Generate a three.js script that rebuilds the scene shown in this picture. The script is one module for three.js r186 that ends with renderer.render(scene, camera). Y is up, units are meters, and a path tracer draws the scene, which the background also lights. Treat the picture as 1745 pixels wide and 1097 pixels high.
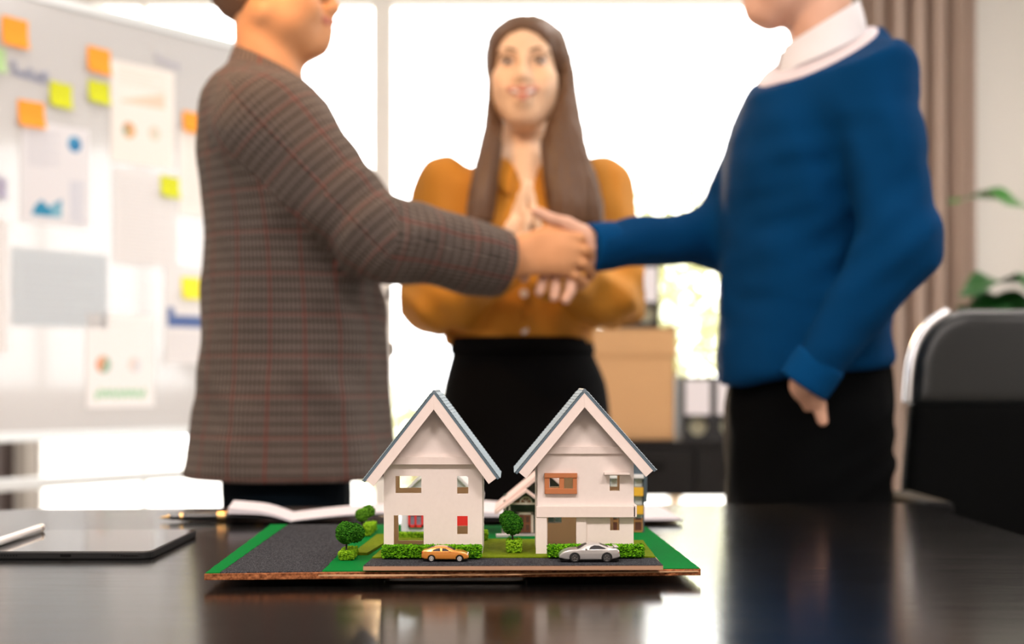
import * as THREE from 'three';
import { RoundedBoxGeometry } from 'three/addons/geometries/RoundedBoxGeometry.js';
import { mergeGeometries } from 'three/addons/utils/BufferGeometryUtils.js';
import { RectAreaLightUniformsLib } from 'three/addons/lights/RectAreaLightUniformsLib.js';
import { createNoise3D } from 'simplex-noise';

// ---------------------------------------------------------------- camera, sky, lights, exposure
const FOCAL = 2424, EYE = 0.932, HORIZON = 650, CENTRE = 872.5;      // focal length and horizon in pixels of the 1745 x 1097 frame
const scene = new THREE.Scene();
const camera = new THREE.PerspectiveCamera(2 * Math.atan(548.5 / FOCAL) * 180 / Math.PI, 1745 / 1097, 0.05, 200);
camera.position.set(0, EYE, 0);
camera.lookAt(0, EYE, -10);
camera.setViewOffset(1745, 1097, 0, 548.5 - HORIZON, 1745, 1097);    // a lens shifted upward
camera.focus = 1.33; camera.userData.fStop = 3.5;
scene.add(camera);
const renderer = new THREE.WebGLRenderer({ antialias: true });
renderer.toneMapping = THREE.LinearToneMapping;
renderer.toneMappingExposure = 1.0;
renderer.shadowMap.enabled = true;
scene.background = new THREE.Color().setRGB(1.0, 1.0, 0.985);      // even, bright overcast sky
scene.backgroundIntensity = 8;
RectAreaLightUniformsLib.init();
const PANEL_LIGHTS = [                                              // flush ceiling panels, the rear pair added to brighten the back: x, z, width, depth, nits
  [-0.9, 0.55, 1.1, 0.5, 36], [0.9, 0.55, 1.1, 0.5, 36], [-1.2, -1.15, 1.1, 0.5, 15], [1.2, -1.15, 1.1, 0.5, 17], [-1.2, -3.5, 1.1, 0.5, 3], [1.2, -3.5, 1.1, 0.5, 16],
];
const ADDED_LAMP = [-0.5, 1.95, -2.18, 1.3];                            // an unseen lamp added to warm the man in plaid: x, y, z, candela
// a low warm evening sun outside the window, softened by thin cloud
const sun = new THREE.DirectionalLight(new THREE.Color().setRGB(1.0, 0.62, 0.28), 3);
sun.position.set(-1.42, 4.3, -12.4); sun.target.position.set(-0.3, 1.5, -2.4);
sun.shadow.radius = 12; sun.castShadow = true;
Object.assign(sun.shadow.camera, { left: -5, right: 5, top: 5, bottom: -5, near: 0.5, far: 30 }); sun.shadow.mapSize.set(2048, 2048);
scene.add(sun, sun.target);

// ---------------------------------------------------------------- helpers
const at = (px, py, Z) => [(px - CENTRE) * Z / FOCAL, EYE - (py - HORIZON) * Z / FOCAL, -Z];   // a place measured on the photograph, Z metres away
const onPlane = (px, py, Y) => { const Z = FOCAL * (EYE - Y) / (py - HORIZON); return [(px - CENTRE) * Z / FOCAL, -Z]; };   // x, z of a point lying on a level surface
function rng(seed) { let a = seed >>> 0; return () => { a = (a + 0x6D2B79F5) | 0; let t = Math.imul(a ^ (a >>> 15), 1 | a); t = (t + Math.imul(t ^ (t >>> 7), 61 | t)) ^ t; return ((t ^ (t >>> 14)) >>> 0) / 4294967296; }; }
const noise = createNoise3D(rng(7));
const mix = (a, b, t) => a + (b - a) * t, clamp = (x, a, b) => Math.min(b, Math.max(a, x));
const smooth = (a, b, x) => { const t = clamp((x - a) / (b - a), 0, 1); return t * t * (3 - 2 * t); };
const counts = {};
const numbered = (n) => { const k = counts[n] = (counts[n] ?? -1) + 1; return k ? `${n}_${String(k).padStart(3, '0')}` : n; };
function finish(o) { o.traverse((m) => { if (m.isMesh) { m.castShadow = true; m.receiveShadow = true; } }); return o; }
function mesh(name, geometry, material, parent = scene) {
  const g = Array.isArray(geometry) ? mergeGeometries(geometry.map((x) => { x = x.index ? x.toNonIndexed() : x; for (const k of Object.keys(x.attributes)) if (!['position', 'normal', 'uv', 'color'].includes(k)) x.deleteAttribute(k); return x; })) : geometry;
  const m = new THREE.Mesh(g, material); m.name = parent === scene ? numbered(name) : name;
  m.castShadow = m.receiveShadow = true; parent.add(m); return m;
}
function thing(name, label, category, [x, y, z] = [0, 0, 0], turn = 0, group) {
  const o = new THREE.Group(); o.name = numbered(name); scene.add(o);
  o.position.set(x, y, z); o.rotation.y = turn; o.userData = { label, category };
  if (group) o.userData.group = group;
  return o;
}
function tag(o, label, category, group, kind) { o.userData.label = label; o.userData.category = category; if (group) o.userData.group = group; if (kind) o.userData.kind = kind; return o; }
function struct(name, geometry, material, label) { const m = mesh(name, geometry, material); m.userData.kind = 'structure'; if (label) m.userData.label = label; return m; }
const mat = (r, g, b, roughness = 0.7, more = {}) => new THREE.MeshPhysicalMaterial({ color: new THREE.Color().setRGB(r, g, b), roughness, ...more });
const srgb = (r, g, b, roughness = 0.7, more = {}) => new THREE.MeshPhysicalMaterial({ color: new THREE.Color(`rgb(${r},${g},${b})`), roughness, ...more });
function boxUV(g, s = 1) {                                           // uv in metres, by the dominant axis of each face
  const p = g.attributes.position, n = g.attributes.normal, uv = new Float32Array(p.count * 2);
  for (let i = 0; i < p.count; i++) {
    const ax = Math.abs(n.getX(i)), ay = Math.abs(n.getY(i)), az = Math.abs(n.getZ(i));
    const [u, v] = ax >= ay && ax >= az ? [p.getZ(i), p.getY(i)] : ay >= az ? [p.getX(i), p.getZ(i)] : [p.getX(i), p.getY(i)];
    uv[2 * i] = u * s; uv[2 * i + 1] = v * s;
  }
  g.setAttribute('uv', new THREE.BufferAttribute(uv, 2)); return g;
}
function box(w, h, d, [x, y, z] = [0, 0, 0], r = 0, rot) {
  let g = r > 0 ? new RoundedBoxGeometry(w, h, d, 2, Math.min(r, w / 2.01, h / 2.01, d / 2.01)) : new THREE.BoxGeometry(w, h, d);
  if (g.index) g = g.toNonIndexed();
  boxUV(g);
  if (rot) g.applyMatrix4(new THREE.Matrix4().makeRotationFromEuler(new THREE.Euler(...rot)));
  return g.translate(x, y, z);
}
const span = (x0, x1, y0, y1, z0, z1, r = 0) => box(Math.abs(x1 - x0), Math.abs(y1 - y0), Math.abs(z1 - z0), [(x0 + x1) / 2, (y0 + y1) / 2, (z0 + z1) / 2], r);
function shapeOf(points, holes = []) { const s = new THREE.Shape(points.map(([x, y]) => new THREE.Vector2(x, y))); for (const h of holes) s.holes.push(new THREE.Path(h.map(([x, y]) => new THREE.Vector2(x, y)))); return s; }
const rect = (x0, x1, y0, y1) => [[x0, y0], [x1, y0], [x1, y1], [x0, y1]];
function extrude(points, depth, holes = [], bevel = 0) { return new THREE.ExtrudeGeometry(shapeOf(points, holes), { depth, bevelEnabled: bevel > 0, bevelThickness: bevel, bevelSize: bevel, bevelOffset: -bevel, bevelSegments: 2, curveSegments: 8 }); }
// a level slab: outline in x, z; from height y0 to y1
function slab(points, y0, y1, bevel = 0) { const g = extrude(points.map(([x, z]) => [x, -z]), y1 - y0 - 2 * bevel, [], bevel); g.rotateX(-Math.PI / 2); return g.translate(0, y0 + bevel, 0); }
function roundedOutline(pts, r, seg = 6) {                           // rounds the corners of a polygon
  const out = [], n = pts.length;
  pts.forEach((p, i) => {
    const a = pts[(i + n - 1) % n], b = pts[(i + 1) % n], rr = Array.isArray(r) ? r[i] : r;
    const la = Math.hypot(a[0] - p[0], a[1] - p[1]), lb = Math.hypot(b[0] - p[0], b[1] - p[1]);
    const s = [p[0] + (a[0] - p[0]) * rr / la, p[1] + (a[1] - p[1]) * rr / la], e = [p[0] + (b[0] - p[0]) * rr / lb, p[1] + (b[1] - p[1]) * rr / lb];
    for (let k = 0; k <= seg; k++) { const t = k / seg, u = 1 - t; out.push([u * u * s[0] + 2 * u * t * p[0] + t * t * e[0], u * u * s[1] + 2 * u * t * p[1] + t * t * e[1]]); }
  });
  return out;
}
function tube(points, r, seg = 24, rad = 8, closed = false) { return new THREE.TubeGeometry(new THREE.CatmullRomCurve3(points.map((p) => new THREE.Vector3(...p)), closed), seg, r, rad, closed); }
function rod(a, b, r0, r1 = r0, n = 14) {
  const A = new THREE.Vector3(...a), B = new THREE.Vector3(...b), d = B.clone().sub(A), g = new THREE.CylinderGeometry(r1, r0, d.length(), n);
  g.applyQuaternion(new THREE.Quaternion().setFromUnitVectors(new THREE.Vector3(0, 1, 0), d.normalize())); return g.translate((A.x + B.x) / 2, (A.y + B.y) / 2, (A.z + B.z) / 2);
}
function paint(w, h, draw) { const c = document.createElement('canvas'); c.width = w; c.height = h; draw(c.getContext('2d'), w, h); const t = new THREE.CanvasTexture(c); t.colorSpace = THREE.SRGBColorSpace; t.wrapS = t.wrapT = THREE.RepeatWrapping; return t; }
function grain(n, f, opts = {}) {                                    // a tiling grey or tinted noise
  const d = new Uint8Array(n * n * 4), r = rng(opts.seed ?? 3), [sx, sy] = opts.stretch ?? [1, 1];
  for (let y = 0; y < n; y++) for (let x = 0; x < n; x++) {
    const a = x / n * 2 * Math.PI, b = y / n; let v = 0.5;
    const cx = Math.cos(a) * f * sx / 6, cy = Math.sin(a) * f * sx / 6, w = smooth(0.8, 1, b);
    const s = (yy) => 0.6 * noise(cx, cy, yy * f * sy) + 0.4 * noise(cx * 2.7 + 9, cy * 2.7, yy * f * sy * 2.7);
    v += 0.5 * mix(s(b), s(b - 1), w) * (opts.coarse ?? 1) + (r() - 0.5) * (opts.fine ?? 0.5);
    v = clamp(v, 0, 1); const i = (y * n + x) * 4, lo = opts.lo ?? [0, 0, 0], hi = opts.hi ?? [255, 255, 255];
    for (let k = 0; k < 3; k++) d[i + k] = mix(lo[k], hi[k], v); d[i + 3] = 255;
  }
  const t = new THREE.DataTexture(d, n, n); t.wrapS = t.wrapT = THREE.RepeatWrapping; t.magFilter = THREE.LinearFilter; t.minFilter = THREE.LinearMipmapLinearFilter; t.generateMipmaps = true;
  if (!opts.linear) t.colorSpace = THREE.SRGBColorSpace; t.needsUpdate = true; return t;
}
const scaled = (t, size) => { const c = t.clone(); c.repeat.set(1 / size, 1 / size); c.needsUpdate = true; return c; };

// ---------------------------------------------------------------- shapes grown from distance fields
const sub3 = (a, b) => [a[0] - b[0], a[1] - b[1], a[2] - b[2]];
const smin = (a, b, k) => { if (k <= 0) return Math.min(a, b); const h = Math.max(k - Math.abs(a - b), 0) / k; return Math.min(a, b) - h * h * k * 0.25; };
const smax = (a, b, k) => -smin(-a, -b, k);
function limb(a, b, ra, rb = ra, flatDir, flat = 1) {                // a tapered capsule, thinner along flatDir
  const ba = sub3(b, a), L = ba[0] ** 2 + ba[1] ** 2 + ba[2] ** 2;
  let n = null; if (flatDir) { const l = Math.hypot(...flatDir); n = flatDir.map((v) => v / l); }
  return (x, y, z) => {
    const px = x - a[0], py = y - a[1], pz = z - a[2], t = clamp((px * ba[0] + py * ba[1] + pz * ba[2]) / L, 0, 1);
    const vx = px - t * ba[0], vy = py - t * ba[1], vz = pz - t * ba[2]; let l2 = vx * vx + vy * vy + vz * vz;
    if (n) { const c = vx * n[0] + vy * n[1] + vz * n[2]; l2 += c * c * (flat * flat - 1); const d = Math.sqrt(l2) - (ra + (rb - ra) * t); return d / (1 + (flat - 1) * 0.5 * Math.abs(c) / Math.max(1e-4, Math.sqrt(vx * vx + vy * vy + vz * vz))); }
    return Math.sqrt(l2) - (ra + (rb - ra) * t);
  };
}
function blob(c, r, turn = 0) {                                      // an ellipsoid, turned about y
  if (typeof r === 'number') return (x, y, z) => Math.hypot(x - c[0], y - c[1], z - c[2]) - r;
  const co = Math.cos(turn), si = Math.sin(turn);
  return (x, y, z) => {
    const qx = x - c[0], qz = z - c[2], px = co * qx - si * qz, py = y - c[1], pz = si * qx + co * qz;
    const k0 = Math.hypot(px / r[0], py / r[1], pz / r[2]), k1 = Math.hypot(px / r[0] ** 2, py / r[1] ** 2, pz / r[2] ** 2); return k1 < 1e-9 ? -Math.min(...r) : k0 * (k0 - 1) / k1;
  };
}
// a stack of level superellipses: keys [y, cx, cz, ax, az] from top to bottom
function column(keys, power = 2.3, turn = 0) {
  const ks = keys.slice().sort((a, b) => a[0] - b[0]), co = Math.cos(turn), si = Math.sin(turn);
  const get = (y) => {
    let i = 0; while (i < ks.length - 2 && y > ks[i + 1][0]) i++;
    const k0 = ks[Math.max(0, i - 1)], k1 = ks[i], k2 = ks[i + 1], k3 = ks[Math.min(ks.length - 1, i + 2)], t = clamp((y - k1[0]) / (k2[0] - k1[0]), 0, 1), o = [];
    for (let j = 1; j < 5; j++) {
      const m1 = (k2[j] - k0[j]) / (k2[0] - k0[0] || 1) * (k2[0] - k1[0]), m2 = (k3[j] - k1[j]) / (k3[0] - k1[0] || 1) * (k2[0] - k1[0]);
      o.push((2 * t ** 3 - 3 * t * t + 1) * k1[j] + (t ** 3 - 2 * t * t + t) * m1 + (-2 * t ** 3 + 3 * t * t) * k2[j] + (t ** 3 - t * t) * m2);
    }
    return o;
  };
  const lo = ks[0][0], hi = ks[ks.length - 1][0];
  const f = (x, y, z) => {
    const [cx, cz, ax, az] = get(y), dx = x - cx, dz = z - cz, qx = Math.abs(co * dx - si * dz) / ax, qz = Math.abs(si * dx + co * dz) / az;
    const d = ((qx ** power + qz ** power) ** (1 / power) - 1) * Math.min(ax, az) * 0.9;
    return Math.max(d, lo - y, y - hi);
  };
  f.get = get; return f;
}
// naive surface nets over a box
function grow(f, lo, hi, cell) {
  const n = [0, 1, 2].map((i) => Math.ceil((hi[i] - lo[i]) / cell) + 1), [nx, ny, nz] = n, v = new Float32Array(nx * ny * nz);
  const B = 4, reach = 2 * 3.47 * cell * 1.05;                        // whole blocks far from the surface are filled with one value
  for (let k0 = 0; k0 < nz; k0 += B) for (let j0 = 0; j0 < ny; j0 += B) for (let i0 = 0; i0 < nx; i0 += B) {
    const d0 = f(lo[0] + (i0 + 1.5) * cell, lo[1] + (j0 + 1.5) * cell, lo[2] + (k0 + 1.5) * cell), far = Math.abs(d0) > reach;
    for (let k = k0; k < Math.min(nz, k0 + B); k++) for (let j = j0; j < Math.min(ny, j0 + B); j++) for (let i = i0; i < Math.min(nx, i0 + B); i++) v[i + j * nx + k * nx * ny] = far ? d0 : f(lo[0] + i * cell, lo[1] + j * cell, lo[2] + k * cell);
  }
  const id = new Int32Array(nx * ny * nz).fill(-1), pos = [], idx = [], S = [1, nx, nx * ny];
  const corner = []; for (let c = 0; c < 8; c++) corner.push((c & 1) + (c >> 1 & 1) * nx + (c >> 2 & 1) * nx * ny);
  const edges = []; for (let c = 0; c < 8; c++) for (let b = 0; b < 3; b++) if (!(c >> b & 1)) edges.push([c, c | 1 << b]);
  for (let k = 0; k < nz - 1; k++) for (let j = 0; j < ny - 1; j++) for (let i = 0; i < nx - 1; i++) {
    const o = i + j * nx + k * nx * ny; let m = 0; for (let c = 0; c < 8; c++) if (v[o + corner[c]] < 0) m |= 1 << c;
    if (m === 0 || m === 255) continue;
    let s = 0, x = 0, y = 0, z = 0;
    for (const [a, b] of edges) { const va = v[o + corner[a]], vb = v[o + corner[b]]; if (va < 0 === vb < 0) continue; const t = va / (va - vb); x += (a & 1) + t * ((b & 1) - (a & 1)); y += (a >> 1 & 1) + t * ((b >> 1 & 1) - (a >> 1 & 1)); z += (a >> 2 & 1) + t * ((b >> 2 & 1) - (a >> 2 & 1)); s++; }
    id[o] = pos.length / 3; pos.push(lo[0] + (i + x / s) * cell, lo[1] + (j + y / s) * cell, lo[2] + (k + z / s) * cell);
  }
  for (let k = 1; k < nz - 1; k++) for (let j = 1; j < ny - 1; j++) for (let i = 1; i < nx - 1; i++) {
    const o = i + j * nx + k * nx * ny;
    for (let b = 0; b < 3; b++) {
      const a0 = v[o] < 0, a1 = v[o + S[b]] < 0; if (a0 === a1) continue;
      const u = S[(b + 1) % 3], w = S[(b + 2) % 3], A = id[o], B = id[o - u], C = id[o - u - w], D = id[o - w];
      if (A < 0 || B < 0 || C < 0 || D < 0) continue;
      a0 ? idx.push(A, B, C, A, C, D) : idx.push(A, C, B, A, D, C);
    }
  }
  const g = new THREE.BufferGeometry(); g.setAttribute('position', new THREE.Float32BufferAttribute(pos, 3)); g.setIndex(idx); g.computeVertexNormals(); return g;
}
function colourBy(g, f) { const p = g.attributes.position, c = new Float32Array(p.count * 3); for (let i = 0; i < p.count; i++) { const v = f(p.getX(i), p.getY(i), p.getZ(i)); c[3 * i] = v[0]; c[3 * i + 1] = v[1]; c[3 * i + 2] = v[2]; } g.setAttribute('color', new THREE.BufferAttribute(c, 3)); return g; }
// uv wound round the nearest bone (metres along it and around it), one bone per triangle so that the weave stays even
function weave(g, bones) {
  const n = g.toNonIndexed(), p = n.attributes.position, uv = new Float32Array(p.count * 2);
  for (let t = 0; t < p.count; t += 3) {
    const c = [0, 0, 0]; for (let k = 0; k < 3; k++) { c[0] += p.getX(t + k) / 3; c[1] += p.getY(t + k) / 3; c[2] += p.getZ(t + k) / 3; }
    let best = null, bd = 1e9; for (const b of bones) { const d = b.d(...c); if (d < bd) { bd = d; best = b; } }
    const A = [0, 1, 2].map((k) => best.uv(p.getX(t + k), p.getY(t + k), p.getZ(t + k)));
    for (let k = 1; k < 3; k++) { if (A[k][0] - A[0][0] > best.period / 2) A[k][0] -= best.period; if (A[k][0] - A[0][0] < -best.period / 2) A[k][0] += best.period; }
    A.forEach(([u, v], k) => { uv[2 * (t + k)] = u; uv[2 * (t + k) + 1] = v; });
  }
  n.setAttribute('uv', new THREE.BufferAttribute(uv, 2)); return n;
}
function boneUV(a, b, r, d) {                                        // around a limb
  const A = new THREE.Vector3(...a), X = new THREE.Vector3(...b).sub(A).normalize(), U = new THREE.Vector3(0, 1, 0).cross(X).normalize(), W = X.clone().cross(U), q = new THREE.Vector3();
  return { d, period: 2 * Math.PI * r, uv: (x, y, z) => { q.set(x, y, z).sub(A); return [Math.atan2(q.dot(W), q.dot(U)) * r, q.dot(X)]; } };
}
function columnUV(col, r, d) { return { d, period: 2 * Math.PI * r, uv: (x, y, z) => { const [cx, cz, ax, az] = col.get(y); return [Math.atan2((z - cz) / az, (x - cx) / ax) * r, y]; } }; }

// ---------------------------------------------------------------- the room
const M = {
  wall: mat(0.62, 0.58, 0.53, 0.9), ceiling: mat(0.8, 0.79, 0.77, 0.95), frameWhite: mat(0.78, 0.75, 0.71, 0.5),
  floor: mat(0.36, 0.33, 0.3, 0.45), terrace: mat(0.62, 0.6, 0.56, 0.9), black: mat(0.005, 0.005, 0.0055, 0.5, { specularIntensity: 0.6 }), blackMatte: mat(0.004, 0.004, 0.0045, 0.85, { specularIntensity: 0.3 }),
  metal: mat(0.75, 0.76, 0.78, 0.28, { metalness: 1 }), lightMetal: mat(0.7, 0.73, 0.74, 0.35, { metalness: 0.3 }), gold: mat(0.95, 0.62, 0.26, 0.22, { metalness: 1 }),
  glass: new THREE.MeshPhysicalMaterial({ color: 0xffffff, roughness: 0.0, transmission: 1, thickness: 0, ior: 1.45 }),
};
const BACK = -5.6, LEFT = -3.2, RIGHT = 2.7, FRONT = 2.4, TALL = 2.85, T = 0.16;
const floorPiece = struct('floor', span(LEFT - T, RIGHT + T, -0.12, 0, FRONT + T, BACK - T), M.floor);
struct('ceiling', span(LEFT - T, RIGHT + T, TALL, TALL + 0.14, FRONT + T, BACK - T), M.ceiling);
const OPEN = [-1.91, 1.40, 0.08, 2.72];
struct('wall_back', (() => { const g = extrude(rect(LEFT - T, RIGHT + T, 0, TALL), T, [rect(OPEN[0], OPEN[1], OPEN[2], OPEN[3])]); return g.translate(0, 0, BACK - T); })(), M.wall);
struct('wall_front', span(LEFT - T, RIGHT + T, 0, TALL, FRONT, FRONT + T), M.wall);
struct('wall_left', span(LEFT - T, LEFT, 0, TALL, FRONT, BACK), M.wall);
const SIDE = [3.2, 4.75, 0.85, 2.28];                                // the side window: distances along the right wall, sill, head
struct('wall_right', (() => { const g = extrude(rect(-FRONT, -BACK, 0, TALL), T, [rect(...SIDE)]); g.rotateY(Math.PI / 2); return g.translate(RIGHT, 0, 0); })(), M.wall);
struct('baseboard_back', span(OPEN[1], RIGHT, 0, 0.08, BACK, BACK + 0.012), M.frameWhite);
function windowOf(name, x0, x1, y0, y1, uprights, bars, place) {      // frame, mullions, transom and panes in a window opening
  const w = new THREE.Group(); w.name = name; w.userData = { kind: 'structure', label: 'white framed window with clear panes' }; scene.add(w); place(w);
  const F = 0.05;
  mesh('window_frame', [span(x0, x1, y1 - F, y1, -0.08, -0.02), span(x0, x1, y0, y0 + F, -0.08, -0.02), span(x0, x0 + F, y0, y1, -0.08, -0.02), span(x1 - F, x1, y0, y1, -0.08, -0.02)], M.frameWhite, w);
  for (const [a, b] of uprights) mesh('mullion', span(a, b, y0 + F, y1 - F, -0.085, -0.015, 0.004), M.frameWhite, w);
  for (const [a, b] of bars) mesh('transom', span(x0 + F, x1 - F, a, b, -0.08, -0.02, 0.004), M.frameWhite, w);
  const xs = [x0 + F, ...uprights.flat(), x1 - F], ys = [y0 + F, ...bars.flat(), y1 - F];
  for (let i = 0; i < xs.length; i += 2) for (let j = 0; j < ys.length; j += 2) mesh('pane', new THREE.PlaneGeometry(xs[i + 1] - xs[i], ys[j + 1] - ys[j]).translate((xs[i] + xs[i + 1]) / 2, (ys[j] + ys[j + 1]) / 2, -0.05), M.glass, w);
}
windowOf('window_1', ...OPEN, [[-1.468, -1.448], [-0.551, -0.472], [1.27, 1.35]], [[2.42, 2.49]], (w) => w.position.set(0, 0, BACK));
windowOf('window_2', ...SIDE, [[3.66, 3.72], [4.2, 4.26]], [], (w) => { w.rotation.y = Math.PI / 2; w.position.set(RIGHT + T, 0, 0); });
struct('terrace_ground', span(-16, 16, -0.3, -0.14, BACK - T, -24), M.terrace);

// ceiling panels: a lamp behind each diffuser
const panelFrame = mat(0.8, 0.8, 0.8, 0.5), diffuser = new THREE.MeshStandardMaterial({ color: 0xffffff, roughness: 0.6, emissive: 0xfff4e6, emissiveIntensity: 1.6 });
PANEL_LIGHTS.forEach(([x, z, w, d, nits], i) => {
  const o = thing('ceiling_light', `white flush ceiling panel light ${['above the near left end of the table', 'above the near right end of the table', 'over the man in plaid', 'over the man in blue', 'added as fill near the whiteboard', 'added as fill near the curtain'][i]}`, 'ceiling light', [x, TALL, z]);
  mesh('frame', [span(-w / 2, w / 2, -0.03, 0, -d / 2, -d / 2 + 0.02), span(-w / 2, w / 2, -0.03, 0, d / 2 - 0.02, d / 2), span(-w / 2, -w / 2 + 0.02, -0.03, 0, -d / 2, d / 2), span(w / 2 - 0.02, w / 2, -0.03, 0, -d / 2, d / 2)], panelFrame, o);
  mesh('diffuser', span(-w / 2 + 0.02, w / 2 - 0.02, -0.02, -0.01, -d / 2 + 0.02, d / 2 - 0.02), diffuser, o);
  const l = new THREE.RectAreaLight(0xfff2ec, nits, w - 0.05, d - 0.05); l.position.set(x, TALL - 0.032, z); l.rotation.x = -Math.PI / 2; scene.add(l);
});

{ // added lamp out of view, for a warm glow on the left man
  const [x, y, z, cd] = ADDED_LAMP, o = thing('added_pendant_lamp', 'added warm lamp, unseen, with an open metal shade above the table', 'added pendant lamp', [x, y, z]);
  mesh('shade', new THREE.LatheGeometry([[0.02, 0.13], [0.05, 0.12], [0.11, 0.04], [0.13, 0.0], [0.132, 0.0], [0.112, 0.043], [0.051, 0.124], [0.02, 0.134]].map(([a, b]) => new THREE.Vector2(a, b)), 40), M.black, o);
  mesh('cord', rod([0, 0.13, 0], [0, TALL - y, 0], 0.003), M.black, o);
  mesh('bulb', new THREE.SphereGeometry(0.03, 20, 14).translate(0, 0.03, 0), new THREE.MeshStandardMaterial({ color: 0xffe0b0, emissive: 0xffa040, emissiveIntensity: 4 }), o);
  const l = new THREE.PointLight(new THREE.Color().setRGB(1.0, 0.5, 0.16), cd); l.position.set(x, y + 0.03, z); l.castShadow = true; l.shadow.radius = 2; scene.add(l);
}

// ---------------------------------------------------------------- trees on the terrace outside
const leafMat = mat(0.5, 0.5, 0.27, 0.8, { transmission: 0.4, thickness: 0 }), barkMat = mat(0.2, 0.14, 0.09, 0.9);
function gardenTree(label, x, z, y0, y1, r, seed, n) {
  const R = rng(seed), o = thing('garden_tree', label, 'tree', [x, -0.14, z]);
  mesh('trunk', tube([[0, 0, 0], [0.03, y0 * 0.6, 0.02], [0.0, (y0 + y1) / 2, 0]], 0.05, 12, 7), barkMat, o);
  const P = [], N = [];
  for (let i = 0; i < n; i++) {
    const u = R() * 2 - 1, t = R() * Math.PI * 2, s = Math.cbrt(R()), c = [Math.sqrt(1 - u * u) * Math.cos(t) * r * s, (y0 + y1) / 2 + 0.14 + u * (y1 - y0) / 2 * s, Math.sqrt(1 - u * u) * Math.sin(t) * r * s];
    const a = R() * 6.28, b = (R() - 0.5) * 2, L = 0.06 + 0.05 * R(), W = L * 0.42, ux = [Math.cos(a) * Math.cos(b), Math.sin(b), Math.sin(a) * Math.cos(b)], vx = [-Math.sin(a), 0.3 * R(), Math.cos(a)];
    const q = [[-L, 0], [0, -W], [L, 0], [0, W]].map(([p, w]) => c.map((v, k) => v + ux[k] * p + vx[k] * w));
    for (const k of [0, 1, 2, 0, 2, 3]) P.push(...q[k]);
  }
  const g = new THREE.BufferGeometry(); g.setAttribute('position', new THREE.Float32BufferAttribute(P, 3)); g.computeVertexNormals();
  mesh('foliage', g, leafMat, o).userData.kind = 'stuff';
}
gardenTree('broad pale green tree outside the window between the woman and the man in blue', 1.05, -9.4, 0.6, 2.3, 0.8, 11, 1500);
gardenTree('small yellow-green shrub outside the window beside the woman in mustard', -0.62, -9.0, 0.1, 1.0, 0.45, 12, 420);
gardenTree('tall pale green tree outside behind the man in blue', 3.1, -10.9, 0.7, 3.0, 0.9, 13, 1200);

// ---------------------------------------------------------------- curtains
function curtain(label, colour, x0, x1, y0, y1, seed) {
  const R = rng(seed), n = 260, front = [], back = [], ph = [R() * 6, R() * 6, R() * 6], k = 2 * Math.PI / 0.088;
  for (let i = 0; i <= n; i++) {
    const x = mix(x0, x1, i / n), z = 0.034 * Math.sin(k * x + ph[0] + 0.9 * Math.sin(9 * x + ph[1])) + 0.012 * Math.sin(2.3 * k * x + ph[2]);
    front.push([x, z + 0.0015]); back.push([x, z - 0.0015]);
  }
  const g = slab([...front, ...back.reverse()], y0, y1);
  const m = mesh('curtain', g, colour); m.position.set(0, 0, BACK + 0.17); m.userData.label = label; m.userData.category = 'curtain'; return m;
}
curtain('taupe full-length pleated curtain hanging beside the window behind the man in blue', mat(0.36, 0.265, 0.215, 0.9), 1.22, 1.775, 0.03, 2.66, 5);
curtain('dark brown curtain at the left end of the window, below the whiteboard', mat(0.08, 0.06, 0.055, 0.9), -2.5, -1.91, 0.03, 2.66, 6);
const curtainRail = mesh('curtain_rail', [rod([-2.6, 2.69, BACK + 0.17], [1.9, 2.69, BACK + 0.17], 0.012), ...[-2.2, 1.8].map((x) => span(x - 0.01, x + 0.01, 2.69, 2.72, BACK, BACK + 0.17))], M.metal); tag(curtainRail, 'metal curtain rail above the window carrying both curtains', 'curtain rail');

// ---------------------------------------------------------------- whiteboard with notes and papers
const BOARD_TURN = Math.atan2(0.793, 0.609), BOARD_HALF = 0.9, BOARD_AT = [-1.378 + 0.609 * 0.1, -(3.83 + 0.793 * 0.1)];
const onBoard = (px, py) => { const k = (px - CENTRE) / FOCAL, t = (1.378 + 3.83 * k) / (0.609 - 0.793 * k), Z = 3.83 + 0.793 * t; return [t - 0.1, EYE - (py - HORIZON) * Z / FOCAL]; };
const wb = thing('whiteboard', 'large mobile whiteboard on a metal stand covered with papers and sticky notes', 'whiteboard', [BOARD_AT[0], 0, BOARD_AT[1]], BOARD_TURN);
const enamel = mat(0.56, 0.56, 0.565, 0.16, { clearcoat: 0.6, clearcoatRoughness: 0.05 });
const [B0, B1] = [0.79, 1.985];
mesh('panel', span(-BOARD_HALF, BOARD_HALF, B0, B1, -0.02, 0, 0.002), enamel, wb);
mesh('frame', [span(-BOARD_HALF - 0.02, BOARD_HALF + 0.02, B1 - 0.005, B1 + 0.02, -0.025, 0.008, 0.004), span(-BOARD_HALF - 0.02, BOARD_HALF + 0.02, B0 - 0.02, B0 + 0.005, -0.025, 0.008, 0.004), span(-BOARD_HALF - 0.02, -BOARD_HALF + 0.003, B0, B1, -0.025, 0.008, 0.004), span(BOARD_HALF - 0.003, BOARD_HALF + 0.02, B0, B1, -0.025, 0.008, 0.004)], M.lightMetal, wb);
for (const s of [-1, 1]) {
  mesh('leg', [rod([s * 0.93, 0.06, -0.01], [s * 0.93, 1.6, -0.01], 0.02), box(0.05, 0.04, 0.56, [s * 0.93, 0.08, -0.01], 0.01)], M.lightMetal, wb);
  for (const z of [-0.25, 0.25]) mesh('castor', new THREE.CylinderGeometry(0.03, 0.03, 0.025, 16).rotateZ(Math.PI / 2).translate(s * 0.93, 0.03, z - 0.01), M.black, wb);
}
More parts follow.
